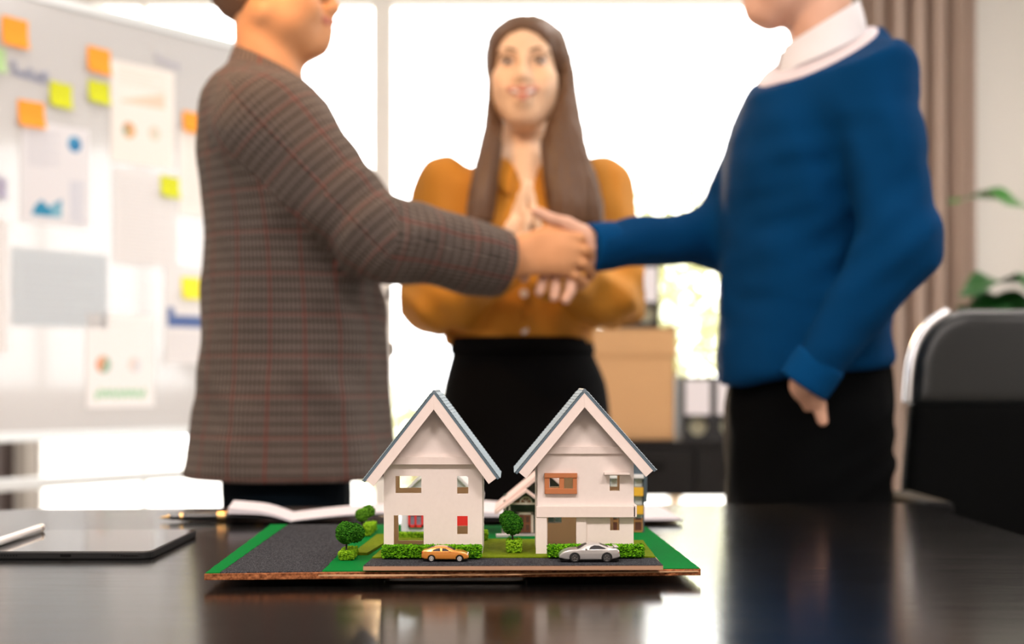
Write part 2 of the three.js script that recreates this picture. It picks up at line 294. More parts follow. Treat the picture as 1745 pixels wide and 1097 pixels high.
mesh('crossbar', box(1.86, 0.035, 0.025, [0, 0.652, -0.01], 0.006), M.lightMetal, wb);
mesh('pen_tray', span(-0.5, 0.5, B0 - 0.02, B0 - 0.012, 0.008, 0.06, 0.002), M.lightMetal, wb);
const boardPlace = (o, u, v, lift) => { o.position.set(BOARD_AT[0] + Math.cos(BOARD_TURN) * u + Math.sin(BOARD_TURN) * lift, v, BOARD_AT[1] - Math.sin(BOARD_TURN) * u + Math.cos(BOARD_TURN) * lift); o.rotation.y = BOARD_TURN; };
// sticky notes: a square whose foot lifts a little from the board
function note(cx, cy, w, h, m, label, group, tilt = 0) {
  const [u0] = onBoard(cx - w / 2, cy), [u1] = onBoard(cx + w / 2, cy), [u, v] = onBoard(cx, cy), H = onBoard(cx, cy - h / 2)[1] - onBoard(cx, cy + h / 2)[1], W = u1 - u0;
  const g = new THREE.BoxGeometry(W, H, 0.0006, 1, 6, 1), p = g.attributes.position;
  for (let i = 0; i < p.count; i++) { const t = clamp(0.5 - p.getY(i) / H, 0, 1); p.setZ(i, p.getZ(i) + 0.012 * t * t * t); }
  g.computeVertexNormals(); g.rotateZ(tilt);
  const o = mesh('sticky_note', g, m); boardPlace(o, u, v, 0.0031); tag(o, label, 'sticky note', group);
}
const orange = mat(0.95, 0.34, 0.02, 0.8), lime = mat(0.62, 0.66, 0.01, 0.8), yellow = mat(0.85, 0.78, 0.03, 0.8), mint = mat(0.42, 0.62, 0.3, 0.8), mauve = mat(0.4, 0.38, 0.5, 0.8);
note(24, 56, 45, 50, orange, 'orange sticky note at the top left corner of the view, above the handwriting', 'sticky notes on the whiteboard', -0.03);
note(167, 104, 39, 44, orange, 'orange sticky note directly above a lime sticky note on the whiteboard', 'sticky notes on the whiteboard', -0.04);
note(52, 195, 45, 45, orange, 'orange sticky note just above the sheet with blue charts', 'sticky notes on the whiteboard', 0.01);
note(102, 163, 38, 43, lime, 'lime sticky note tilted between the two orange notes, below the handwriting', 'sticky notes on the whiteboard', -0.05);
note(167, 158, 36, 38, lime, 'lime sticky note directly under an orange sticky note', 'sticky notes on the whiteboard', -0.03);
note(328, 210, 36, 36, orange, 'orange sticky note half hidden behind the shoulder of the plaid jacket', 'sticky notes on the whiteboard', -0.03);
note(288, 319, 32, 36, lime, 'lime sticky note between two plain sheets, level with the jacket elbow', 'sticky notes on the whiteboard', -0.04);
note(324, 491, 32, 37, yellow, 'yellow sticky note above the sheet with the dark blue bar', 'sticky notes on the whiteboard', 0);
note(-2, 103, 20, 42, mint, 'pale green sticky note cut by the left edge of the view', 'sticky notes on the whiteboard', -0.03);
note(-2, 320, 24, 36, mauve, 'mauve sticky note cut by the left edge, beside the blue chart sheet', 'sticky notes on the whiteboard', -0.1);
// sheets of paper, with print
function sheet(x0, x1, y0, y1, paper, label, draw, tilt = 0) {
  const cy = (y0 + y1) / 2, [u0] = onBoard(x0, cy), [u1] = onBoard(x1, cy), cx = (x0 + x1) / 2, [u] = onBoard(cx, cy), v0 = onBoard(cx, y1)[1], v1 = onBoard(cx, y0)[1], W = u1 - u0, H = v1 - v0;
  const o = mesh('paper_sheet', new THREE.BoxGeometry(W, H, 0.0008).rotateZ(tilt), new THREE.MeshStandardMaterial({ color: new THREE.Color().setRGB(...paper), roughness: 0.85 }));
  boardPlace(o, (u0 + u1) / 2, (v0 + v1) / 2, 0.0016); tag(o, label, 'paper', 'sheets pinned to the whiteboard');
  if (draw) {
    const t = paint(256, Math.round(256 * H / W), draw), g = new THREE.BoxGeometry(W, H, 0.0008).rotateZ(tilt), plain = o.material;
    o.material = [plain, plain, plain, plain, new THREE.MeshStandardMaterial({ map: t, color: plain.color, roughness: 0.85 }), plain];
  }
}
const lines = (c, x, y, w, n, step = 8, col = '#c9ccd4') => { c.fillStyle = col; for (let i = 0; i < n; i++) c.fillRect(x, y + i * step, w * (i % 3 === 2 ? 0.7 : 1), 3); };
const page = (c, w, h) => { c.fillStyle = '#fff'; c.fillRect(0, 0, w, h); };
const pie = (c, x, y, r, cols) => { let a = -1.2; for (const [f, col] of cols) { c.fillStyle = col; c.beginPath(); c.moveTo(x, y); c.arc(x, y, r, a, a + f * 6.2832); c.closePath(); c.fill(); a += f * 6.2832; } };
const white = [0.74, 0.735, 0.745];
sheet(36, 151, 212, 382, [0.72, 0.72, 0.76], 'printed sheet with two blue discs and a blue area chart at its foot', (c, w, h) => { page(c, w, h); pie(c, w * 0.78, h * 0.17, 26, [[0.7, '#2a8fc8'], [0.3, '#57b0dd']]); pie(c, w * 0.77, h * 0.38, 17, [[1, '#4aa6d6']]); lines(c, 20, 30, 120, 12, 10, '#d5d9e2'); lines(c, w * 0.7, h * 0.55, 60, 14, 10, '#b9c8e0'); pie(c, w * 0.22, h * 0.6, 9, [[1, '#efd9a8']]); pie(c, w * 0.52, h * 0.56, 10, [[1, '#b9d48a']]); c.fillStyle = '#2f9fc9'; c.beginPath(); c.moveTo(36, h * 0.93); c.lineTo(50, h * 0.83); c.lineTo(75, h * 0.77); c.lineTo(100, h * 0.84); c.lineTo(150, h * 0.74); c.lineTo(150, h * 0.93); c.fill(); c.fillStyle = '#8ccbe0'; c.fillRect(110, h * 0.8, 40, h * 0.13); });
sheet(188, 296, 112, 282, [0.82, 0.78, 0.74], 'printed sheet with a small orange and green pie chart under a pale orange wedge', (c, w, h) => { page(c, w, h); c.fillStyle = '#f6e3d2'; c.beginPath(); c.moveTo(40, h * 0.38); c.lineTo(w - 40, h * 0.24); c.lineTo(w - 40, h * 0.4); c.lineTo(40, h * 0.4); c.fill(); pie(c, w * 0.28, h * 0.67, 26, [[0.55, '#efc08e'], [0.2, '#8fb7a4'], [0.25, '#d9a06a']]); pie(c, w * 0.68, h * 0.66, 24, [[0.5, '#e4e9dc'], [0.5, '#f1e6da']]); lines(c, 30, 20, 190, 5, 12, '#eee4da'); });
sheet(193, 300, 292, 452, white, 'plain white sheet hanging below the pie chart sheet', (c, w, h) => { page(c, w, h); lines(c, 24, 30, 200, 26, 12, '#eceaea'); });
sheet(20, 182, 428, 556, [0.55, 0.6, 0.64], 'wide blue-grey sheet with faint printing at the left of the whiteboard', (c, w, h) => { c.fillStyle = '#fbfdff'; c.fillRect(0, 0, w, h); lines(c, 30, 40, 190, 8, 16, '#eef0f4'); pie(c, 70, 60, 12, [[1, '#f1e6ea']]); });
sheet(147, 262, 536, 694, [0.83, 0.83, 0.84], 'printed sheet with a green bar chart along its foot', (c, w, h) => { page(c, w, h); for (const [x, col] of [[0.2, '#d3d8d9'], [0.45, '#b9dcc6'], [0.72, '#a2d6b4']]) pie(c, w * x, h * 0.16, 20, [[1, col]]); pie(c, w * 0.24, h * 0.54, 27, [[0.5, '#9fc6ae'], [0.3, '#ee9a6c'], [0.2, '#f3b48e']]); pie(c, w * 0.7, h * 0.54, 25, [[0.5, '#e6e9ee'], [0.5, '#f6e7e0']]); c.fillStyle = '#a9dcb4'; for (let i = 0; i < 14; i++) c.fillRect(30 + i * 14, h * (0.83 - 0.04 * Math.abs(Math.sin(i * 1.3))), 11, h * 0.09); });
sheet(282, 392, 458, 620, white, 'printed sheet with a dark blue bar, partly behind the plaid jacket', (c, w, h) => { page(c, w, h); c.fillStyle = '#5d79b4'; c.fillRect(6, h * 0.5, w * 0.72, h * 0.12); c.fillRect(6, h * 0.42, 26, h * 0.15); lines(c, 16, h * 0.7, 200, 6, 14, '#e8e4ea'); pie(c, w * 0.5, h * 0.66, 12, [[1, '#f2c6c6']]); });
sheet(-70, 12, 370, 600, white, 'white sheet cut by the left edge of the view', (c, w, h) => { page(c, w, h); lines(c, 24, 30, 200, 30, 12, '#ecebef'); });
sheet(304, 400, 226, 372, [0.82, 0.8, 0.77], 'cream sheet half hidden behind the plaid sleeve', (c, w, h) => { page(c, w, h); lines(c, 24, 30, 200, 20, 12, '#eeeae4'); });
// handwriting in blue marker
const ink = mat(0.36, 0.4, 0.55, 0.7);
function script(px, py, word, w) {
  const pts = []; const n = word.length; word.forEach((s, i) => { for (let k = 0; k <= 5; k++) { const a = k / 5 * 6.28; pts.push(onBoard(px + (i + 0.5 + 0.35 * Math.sin(a)) * w / n, py + (i / n) * 18 - s * 0.5 * (1 - Math.cos(a)))); } });
  return pts.map(([u, v]) => [u, v, 0.0027]);
}
const hand1 = mesh('marker_writing', [tube(script(18, 126, [24, 8, 9, 18, 8, 16, 20], 64), 0.0022, 160, 5)], ink); hand1.position.set(BOARD_AT[0], 0, BOARD_AT[1]); hand1.rotation.y = BOARD_TURN; tag(hand1, 'faint blue handwritten word on the whiteboard beside the orange notes', 'handwriting');
const hand2 = mesh('marker_writing', [tube(script(264, 104, [14, 6, 8, 8, 10], 44), 0.0016, 120, 5)], mat(0.6, 0.6, 0.7, 0.7)); hand2.position.set(BOARD_AT[0], 0, BOARD_AT[1]); hand2.rotation.y = BOARD_TURN; tag(hand2, 'very faint small handwriting on the whiteboard above the pie chart sheet', 'handwriting');

// ---------------------------------------------------------------- cabinet, box and files under the window
const cab = thing('low_cabinet', 'low black cabinet on legs standing in front of the window', 'cabinet', [0.44, 0, -4.78]);
mesh('top', box(0.9, 0.02, 0.42, [0, 0.732, 0], 0.003), M.black, cab); mesh('carcass', box(0.88, 0.16, 0.4, [0, 0.642, 0], 0.003), M.black, cab);
for (const x of [-0.29, 0, 0.29]) { const d = mesh('drawer', box(0.28, 0.145, 0.016, [x, 0.642, 0.207], 0.003), M.black, cab); mesh('handle', box(0.1, 0.01, 0.014, [x, 0.662, 0.221], 0.003), M.blackMatte, d); }
for (const x of [-0.41, 0.41]) for (const z of [-0.17, 0.17]) mesh('leg', box(0.035, 0.562, 0.035, [x, 0.281, z], 0.003), M.black, cab);
const kraft = new THREE.MeshStandardMaterial({ color: new THREE.Color().setRGB(0.56, 0.33, 0.155), roughness: 0.85 });
const cb = thing('cardboard_box', 'brown cardboard storage box with a lid standing on the low black cabinet', 'box', [0.391, 0.742, -4.74]);
mesh('body', [span(-0.136, 0.136, 0, 0.004, -0.13, 0.13), span(-0.136, 0.136, 0, 0.35, 0.126, 0.13), span(-0.136, 0.136, 0, 0.35, -0.13, -0.126), span(-0.136, -0.132, 0, 0.35, -0.13, 0.13), span(0.132, 0.136, 0, 0.35, -0.13, 0.13)], kraft, cb);
mesh('lid', [span(-0.141, 0.141, 0.361, 0.366, -0.135, 0.135), span(-0.141, 0.141, 0.276, 0.366, 0.131, 0.135), span(-0.141, 0.141, 0.276, 0.366, -0.135, -0.131), span(-0.141, -0.137, 0.276, 0.366, -0.135, 0.135), span(0.137, 0.141, 0.276, 0.366, -0.135, 0.135)], kraft, cb);
const fileMat = mat(0.014, 0.015, 0.017, 0.5), labelMat = mat(0.72, 0.7, 0.74, 0.7), hollow = mat(0.66, 0.68, 0.5, 0.6);
function lever(label, x, y, z, w, group) {
  const o = thing('file_box', label, 'file', [x, y, z], 0, group);
  const hole = []; for (let i = 0; i < 28; i++) hole.push([0.03 * Math.cos(i / 28 * 6.2832), 0.045 + 0.03 * Math.sin(i / 28 * 6.2832)]);
  mesh('spine', extrude(rect(-w / 2, w / 2, 0, 0.206), 0.004, [hole]).translate(0, 0, -0.004), fileMat, o);
  mesh('body', [span(-w / 2, -w / 2 + 0.003, 0, 0.206, -0.22, -0.004), span(w / 2 - 0.003, w / 2, 0, 0.206, -0.22, -0.004), span(-w / 2, w / 2, 0, 0.003, -0.22, -0.004), span(-w / 2, w / 2, 0, 0.206, -0.22, -0.217)], fileMat, o);
  mesh('paper_block', span(-w / 2 + 0.006, w / 2 - 0.006, 0.004, 0.195, -0.21, -0.03), hollow, o);
  mesh('label', span(-w * 0.4, w * 0.4, 0.083, 0.195, 0, 0.001), labelMat, o);
}
lever('black file box with white label on the cabinet, nearest to the cardboard box', at(1189, 0, 4.6)[0], 0.742, -4.6, 0.1, 'black file boxes');
lever('black file box on the cabinet, half hidden behind the man in blue', at(1243, 0, 4.6)[0], 0.742, -4.6, 0.1, 'black file boxes');
lever('black file box on top of the cardboard box, on its right', at(1102, 0, 4.62)[0], 1.108, -4.62, 0.085, 'black file boxes');
lever('black file box on top of the cardboard box, partly behind the mustard sleeve', at(1056, 0, 4.62)[0], 1.108, -4.62, 0.085, 'black file boxes');

// ---------------------------------------------------------------- black office chair
const ch = thing('office_chair', 'black leather office chair with a tall padded back at the right of the table', 'chair', [0.955, 0, -2.62], 0.0);
ch.scale.y = 0.984;
const leather = mat(0.006, 0.009, 0.0102, 0.38, { specularIntensity: 0.8 }), leatherDark = mat(0.0014, 0.0018, 0.002, 0.8, { specularIntensity: 0.14 });
const backBend = (x, y) => 0.35 * x * x - 0.18 * Math.max(0, y - 0.6) ** 1.5, halfWidth = (y) => 0.205 + 0.04 * smooth(1.1, 0.65, y);
const cushion = (y0, y1, r, th) => (x, y, z) => { const qx = Math.abs(x) - (halfWidth(y) - r), qy = Math.abs(y - (y0 + y1) / 2) - ((y1 - y0) / 2 - r), d = Math.hypot(Math.max(qx, 0), Math.max(qy, 0)) + Math.min(Math.max(qx, qy), 0) - r; return smax(d, Math.abs(z - backBend(x, y)) - th, 0.03); };
mesh('head_cushion', (() => { const f = cushion(0.899, 1.085, 0.11, 0.036), g = cushion(0.899, 1.085, 0.008, 0.036); return grow((x, y, z) => (y > 0.99 ? f : g)(x, y, z), [-0.28, 0.88, -0.16], [0.28, 1.11, 0.1], 0.007); })(), leather, ch);
mesh('back_cushion', grow(cushion(0.55, 0.915, 0.012, 0.032), [-0.28, 0.53, -0.14], [0.28, 0.92, 0.1], 0.008), leatherDark, ch);
for (const s of [-1, 1]) mesh('side_trim', tube([[-0.226, 0.91], [-0.2215, 0.95], [-0.214, 0.99], [-0.2, 1.025], [-0.176, 1.056], [-0.14, 1.079]].map(([x, y]) => [s * x, y, backBend(x, y) + 0.012]), 0.0085, 40, 10), M.metal, ch);
mesh('seat', box(0.5, 0.09, 0.48, [0, 0.47, 0.27], 0.035), leatherDark, ch);
mesh('back_bracket', box(0.09, 0.2, 0.03, [0, 0.5, -0.02], 0.01), M.black, ch);
for (const s of [-1, 1]) mesh('armrest', [box(0.05, 0.025, 0.25, [s * 0.255, 0.735, 0.17], 0.01), rod([s * 0.255, 0.46, 0.2], [s * 0.255, 0.735, 0.2], 0.014)], M.blackMatte, ch);
mesh('gas_column', rod([0, 0.08, 0.22], [0, 0.43, 0.22], 0.028), M.metal, ch);
for (let i = 0; i < 5; i++) { const a = i / 5 * 6.2832 + 0.3, x = Math.cos(a), z = Math.sin(a); const l = mesh('leg', rod([0, 0.1, 0.22], [x * 0.3, 0.065, 0.22 + z * 0.3], 0.022, 0.014), M.black, ch); mesh('castor', new THREE.CylinderGeometry(0.028, 0.028, 0.045, 16).rotateZ(Math.PI / 2).rotateY(-a + 1.57).translate(x * 0.3, 0.028, 0.22 + z * 0.3), M.black, l); }

// ---------------------------------------------------------------- potted plant behind the chair
const pl = thing('potted_plant', 'green broad-leaved plant in a tall pot behind the office chair', 'plant', [1.8, 0, -4.65]);
mesh('pot', new THREE.LatheGeometry([[0, 0], [0.13, 0], [0.15, 0.02], [0.18, 0.5], [0.185, 0.52], [0.17, 0.52], [0.165, 0.49], [0, 0.49]].map(([x, y]) => new THREE.Vector2(x, y)), 36), mat(0.55, 0.53, 0.5, 0.6), pl);
mesh('soil', new THREE.CylinderGeometry(0.165, 0.165, 0.01, 24).translate(0, 0.487, 0), mat(0.04, 0.025, 0.015, 0.95), pl);
const leafGreen = mat(0.012, 0.075, 0.014, 0.35), leafLight = mat(0.03, 0.15, 0.02, 0.35);
function leafGeo(L, W, n = 10) {                                     // a heart-shaped blade along +x with a folded midrib
  const P = [], I = []; for (let i = 0; i <= n; i++) { const t = i / n, w = W * Math.pow(Math.sin(Math.PI * Math.pow(t, 0.62)), 0.8) + 0.002; for (let j = -3; j <= 3; j++) P.push(t * L, -0.25 * L * t * t + 0.18 * Math.abs(j / 3) * w - 0.02 * Math.sin(t * 9) * Math.abs(j / 3), j / 3 * w); }
  for (let i = 0; i < n; i++) for (let j = 0; j < 6; j++) { const a = i * 7 + j; I.push(a, a + 1, a + 8, a, a + 8, a + 7); }
  const g = new THREE.BufferGeometry(); g.setAttribute('position', new THREE.Float32BufferAttribute(P, 3)); g.setIndex(I); g.computeVertexNormals(); return g;
}
const lg = leafGeo(0.25, 0.1), rp = rng(21);
for (let i = 0; i < 44; i++) {
  const a = i * 2.4 + 0.4, h = 0.98 + 0.3 * rp(), r = 0.03 + 0.12 * rp(), tip = [Math.cos(a) * r, h, Math.sin(a) * r];
  const st = mesh('stem', tube([[Math.cos(a) * 0.02, 0.48, Math.sin(a) * 0.02], [Math.cos(a) * 0.04, h * 0.75, Math.sin(a) * 0.04], tip], 0.004, 14, 6), leafLight, pl);
  const l = mesh('leaf', lg, i % 3 ? leafGreen : leafLight, st); l.position.set(...tip); l.rotation.set((rp() - 0.5) * 0.8, -a, 0.5 - rp() * 0.9, 'YXZ'); l.scale.setScalar(0.75 + 0.4 * rp());
}
{ const st = mesh('stem', tube([[0, 0.48, 0], [0.04, 1.1, 0], [-0.12, 1.5, 0.02]], 0.005, 20, 6), leafLight, pl); const l = mesh('leaf', lg, leafLight, st); l.position.set(-0.12, 1.5, 0.02); l.rotation.set(0.2, 2.6, 0.3); }

// ---------------------------------------------------------------- the table and what lies on it
const TOP = 0.75;
const woodMap = paint(1024, 1024, (c, w, h) => {
  c.fillStyle = 'rgb(24,23,23)'; c.fillRect(0, 0, w, h); const R = rng(31);
  for (let i = 0; i < 2600; i++) { const v = 14 + R() * 26; c.fillStyle = `rgba(${v + 2},${v + 1},${v},0.25)`; c.fillRect(R() * w, R() * h, 120 + R() * 500, 0.6 + R() * 1.6); }
  for (let i = 1; i < 4; i++) { c.fillStyle = 'rgba(6,5,5,0.8)'; c.fillRect(0, i * h / 4, w, 2); }
});
const woodRough = grain(256, 6, { linear: true, seed: 8, stretch: [0.5, 5], fine: 0.12, coarse: 0.5, lo: [48, 48, 48], hi: [92, 92, 92] });
const tableMat = new THREE.MeshPhysicalMaterial({ map: scaled(woodMap, 0.8), roughnessMap: scaled(woodRough, 0.5), color: 0x999c9f, roughness: 0.62, specularIntensity: 1 });
tableMat.map.colorSpace = THREE.SRGBColorSpace;
const tb = thing('meeting_table', 'dark stained wooden meeting table with rounded corners in the foreground', 'table');
mesh('tabletop', slab(roundedOutline([[-0.72, -0.62], [0.6, -0.62], [0.612, -2.14], [-0.735, -2.035]], [0.05, 0.05, 0.05, 0.07]), TOP - 0.035, TOP, 0.004), tableMat, tb);
for (const [x, z] of [[-0.62, -0.75], [0.5, -0.75], [-0.62, -1.93], [0.5, -2.0]]) mesh('leg', box(0.07, TOP - 0.035, 0.07, [x, (TOP - 0.035) / 2, z], 0.006), M.black, tb);

// tablet with its stylus
const tablet = thing('tablet', 'black tablet lying on the table at the left', 'tablet', [-0.457, TOP, -1.565]);
mesh('body', slab(roundedOutline(rect(-0.0875, 0.0875, -0.109, 0.109), 0.014), 0, 0.0078, 0.0012), mat(0.004, 0.005, 0.006, 0.5), tablet);
mesh('screen', slab(roundedOutline(rect(-0.0855, 0.0855, -0.107, 0.107), 0.0125), 0.0078, 0.0082), mat(0.012, 0.013, 0.014, 0.06, { specularIntensity: 1 }), tablet);
for (const x of [-0.062, 0.06]) mesh('speaker_grille', Array.from({ length: 9 }, (_, i) => new THREE.CylinderGeometry(0.0007, 0.0007, 0.0006, 8).rotateX(Math.PI / 2).translate(x - 0.012 + i * 0.003, 0.004, 0.1091)), M.blackMatte, tablet);
mesh('charging_port', box(0.011, 0.0028, 0.0006, [0, 0.004, 0.109], 0.001), M.blackMatte, tablet);
mesh('side_button', box(0.018, 0.002, 0.0008, [0.066, 0.004, 0.109], 0.0004), M.black, tablet);
{
  const a = [-0.5415, TOP + 0.0128, -1.487], b = [-0.5455, TOP + 0.0128, -1.651], dir = sub3(b, a), L = Math.hypot(...dir), p = (t) => a.map((v, i) => v + dir[i] / L * t);
  const s = thing('stylus', 'white stylus lying across the tablet', 'stylus');
  mesh('barrel', [rod(p(0.01), p(L - 0.0125), 0.0045, 0.0045, 24)], mat(0.8, 0.78, 0.77, 0.3), s); mesh('band', rod(p(L - 0.0125), p(L - 0.0085), 0.0046, 0.0046, 24), M.gold, s);
  mesh('cap', [rod(p(L - 0.0085), p(L - 0.002), 0.0045, 0.0045, 24), rod(p(L - 0.002), p(L), 0.0045, 0.003, 24)], mat(0.8, 0.78, 0.77, 0.3), s); mesh('tip', rod(p(0.01), p(-0.008), 0.0045, 0.001, 20), mat(0.7, 0.7, 0.7, 0.4), s);
}
// fountain pen
{
  const Z = 1.845, x = (px) => at(px, 0, Z)[0], y = TOP + 0.0065, pt = (px, k = 0) => [x(px), y + k, -Z - (px - 275) * 0.0001];
  const pen = thing('fountain_pen', 'black fountain pen with gold nib and rings lying before the notebook', 'pen');
  const lacquer = mat(0.008, 0.008, 0.009, 0.12, { clearcoat: 1, clearcoatRoughness: 0.05 });
  mesh('nib', rod(pt(272, -0.001), pt(289), 0.0006, 0.0033), M.gold, pen); mesh('grip', rod(pt(289), pt(307), 0.0038, 0.0047, 18), lacquer, pen);
  mesh('ring', rod(pt(306), pt(311), 0.0056, 0.0056, 20), M.gold, pen); mesh('barrel', rod(pt(311), pt(368), 0.0058, 0.0063, 22), lacquer, pen);
  mesh('ring', rod(pt(368), pt(382), 0.0066, 0.0066, 22), M.gold, pen); mesh('cap', rod(pt(382), pt(432), 0.0064, 0.006, 22), lacquer, pen);
  mesh('ring', rod(pt(432), pt(443), 0.0062, 0.0056, 22), M.gold, pen); mesh('finial', [rod(pt(443), pt(462), 0.0054, 0.0045, 20), rod(pt(462), pt(466), 0.0045, 0.002, 20)], lacquer, pen);
  mesh('clip', box(0.04, 0.0012, 0.003, [x(410), y + 0.0072, -Z - 0.0135], 0.0005), M.gold, pen);
}
// open notebooks: two stacks of pages curling up from the fold
const pageMat = mat(0.62, 0.59, 0.63, 0.85), coverMat = mat(0.012, 0.012, 0.014, 0.5);
function notebook(label, fold0, fold1, WL, WR, riseL, riseR) {        // the fold runs from fold0 (near) to fold1 (far)
  const o = thing('open_notebook', label, 'notebook', [fold0[0], TOP, fold0[1]]), d = [fold1[0] - fold0[0], fold1[1] - fold0[1]], L = Math.hypot(...d), ex = [-d[1] / L, d[0] / L], n = 14;
  const leaf = (W, rise, s, th, lift) => {
    const prof = []; for (let i = 0; i <= n; i++) { const t = i / n; prof.push([s * W * t, lift + rise * (0.55 * Math.sin(Math.min(1, t * 1.7) * Math.PI / 2) + 0.45 * t)]); }
    const pts = [...prof, ...prof.slice().reverse().map(([x, y], i) => [x, Math.max(0.0004, y - th * (0.35 + 0.65 * (1 - i / n)))])];
    const g = extrude(pts, L); const m = new THREE.Matrix4().makeBasis(new THREE.Vector3(ex[0], 0, ex[1]), new THREE.Vector3(0, 1, 0), new THREE.Vector3(d[0] / L, 0, d[1] / L)); g.applyMatrix4(m); for (const k of ['position', 'normal', 'uv']) { const q = g.attributes[k], n3 = q.itemSize; for (let i = 0; i < q.count; i += 3) for (let c = 0; c < n3; c++) { const t = q.array[(i + 1) * n3 + c]; q.array[(i + 1) * n3 + c] = q.array[(i + 2) * n3 + c]; q.array[(i + 2) * n3 + c] = t; } } g.computeVertexNormals(); return g;
  };
  mesh('cover', [leaf(WL + 0.001, riseL - 0.0068, -1, 0.0012, 0.0016), leaf(WR + 0.004, riseR, 1, 0.0012, 0.0016)], coverMat, o);
  mesh('page_block', leaf(WL, riseL, -1, 0.0072, 0.005), pageMat, o); mesh('page_block', leaf(WR, riseR, 1, 0.0035, 0.005), pageMat, o);
}
notebook('open white notebook curling up beside the fountain pen, behind the model', [-0.281, -1.816], [-0.297, -1.935], 0.08, 0.19, 0.0165, 0.0115);
notebook('open white notebook lying behind the model houses, seen between them', [0.055, -1.80], [0.045, -1.98], 0.13, 0.16, 0.014, 0.004);

// ---------------------------------------------------------------- the architectural model: tray, base board, ground
const Y1 = 0.7635, Y2 = 0.7692, Y3 = 0.7703;                          // tops of the base board, of the platform, of its lawn
const cardEdge = new THREE.MeshPhysicalMaterial({ specularIntensity: 0.3, map: scaled(grain(256, 8, { seed: 4, stretch: [1, 1.5], fine: 0.35, lo: [80, 42, 22], hi: [196, 128, 84] }), 0.06), roughness: 0.9 });
const felt = new THREE.MeshPhysicalMaterial({ specularIntensity: 0.12, map: scaled(grain(256, 14, { seed: 5, coarse: 0.25, fine: 0.3, lo: [0, 84, 30], hi: [2, 124, 54] }), 0.05), roughness: 0.95 });
const gravel = new THREE.MeshPhysicalMaterial({ specularIntensity: 0.12, map: scaled(grain(512, 40, { seed: 6, coarse: 0.3, fine: 2.2, lo: [3, 4, 6], hi: [84, 85, 90] }), 0.26), roughness: 0.9 });
const moss = new THREE.MeshPhysicalMaterial({ specularIntensity: 0.12, map: scaled(grain(256, 10, { seed: 9, coarse: 0.6, fine: 0.3, lo: [74, 94, 6], hi: [116, 130, 22] }), 0.08), roughness: 0.95 });
const tray = mesh('turntable_base', slab(roundedOutline([[-0.118, -1.286], [0.0135, -1.286], [0.0135, -1.42], [-0.118, -1.42]], 0.016), TOP, 0.757, 0.002), mat(0.03, 0.02, 0.014, 0.15, { clearcoat: 1 })); tag(tray, 'flat black glossy base with rounded corners under the model board', 'stand');
const ragged = (pts, amp, seed, step = 0.006) => { const R = rng(seed), out = []; pts.forEach((p, i) => { const q = pts[(i + 1) % pts.length], L = Math.hypot(q[0] - p[0], q[1] - p[1]), n = Math.max(1, Math.round(L / step)); for (let k = 0; k < n; k++) out.push([mix(p[0], q[0], k / n) + (k ? (R() - 0.5) * amp : 0), mix(p[1], q[1], k / n) + (k ? (R() - 0.5) * amp : 0)]); }); return out; };
const g1 = (px, py) => onPlane(px, py, Y1), g2 = (px, py) => onPlane(px, py, Y2), g3 = (px, py) => onPlane(px, py, Y3);
const FL = g1(348, 976), FR = g1(1194, 968), BL = g1(463, 893), BR = g1(1103, 897);
const base = thing('model_base_board', 'brown board with green and grey ground that carries the model houses', 'model base');
mesh('board', slab(ragged([FL, FR, BR, BL], 0.0016, 41), 0.757, Y1 - 0.0008, 0.0004), cardEdge, base);
mesh('frayed_edge', slab(ragged([[FL[0] + 0.1, FL[1] - 0.004], [FL[0] + 0.15, FL[1] - 0.0005], [FR[0] - 0.002, FR[1] + 0.0012], [FR[0] - 0.01, FR[1] - 0.012], [0, FL[1] - 0.01]], 0.0014, 42), 0.7602, 0.7614), mat(0.5, 0.3, 0.16, 0.9), base);
const onBoardStrip = (a, b, c, d, m, name, seed) => mesh(name, slab(ragged([a, b, c, d], 0.001, seed), Y1 - 0.0008, Y1), m, base);
onBoardStrip(g1(350, 975.6), g1(374, 975.4), g1(490, 893), g1(461, 893), felt, 'green_strip', 43);
mesh('gravel_road', slab(ragged([g1(374.5, 975.4), g1(548, 973), g1(602, 918), g1(634, 893.2), g1(491, 893)], 0.0006, 44), Y1 - 0.0008, Y1 - 0.0001), gravel, base);
mesh('green_ground', slab(ragged([g1(549, 972.8), g1(1192, 967.6), g1(1102, 897.2), g1(900, 895.5), g1(635, 893.2), g1(602.6, 918)], 0.0009, 45), Y1 - 0.0008, Y1), felt, base);
const plat = thing('model_platform', 'raised olive platform with a dark road strip along its front edge', 'model base');
const p00 = g2(619, 963.5), p10 = g2(1130, 962.5), r0 = g2(634, 951), r1 = g2(1117, 950), bk0 = [-0.122, -1.475], bk1 = [0.1335, -1.452];
mesh('board', slab([p00, p10, bk1, bk0], Y1 + 0.0014, Y2 - 0.0006), mat(0.46, 0.27, 0.17, 0.9), plat);
mesh('road', slab([p00, p10, r1, r0], Y2 - 0.0006, Y2), gravel, plat);
mesh('lawn', slab(ragged([r0, r1, bk1, bk0], 0.0006, 46), Y2 - 0.0006, Y3), moss, plat);
mesh('spacer', span(-0.1, 0.1, Y1, Y1 + 0.0014, -1.3, -1.44), M.blackMatte, plat);
const lawn2 = mesh('model_lawn', slab(ragged([g1(601, 946), g1(626, 946), [-0.1235, -1.55], [-0.147, -1.55]], 0.0006, 47), Y1, Y1 + 0.0026), moss); tag(lawn2, 'small olive lawn piece beside the platform, left of the left model house', 'model lawn');

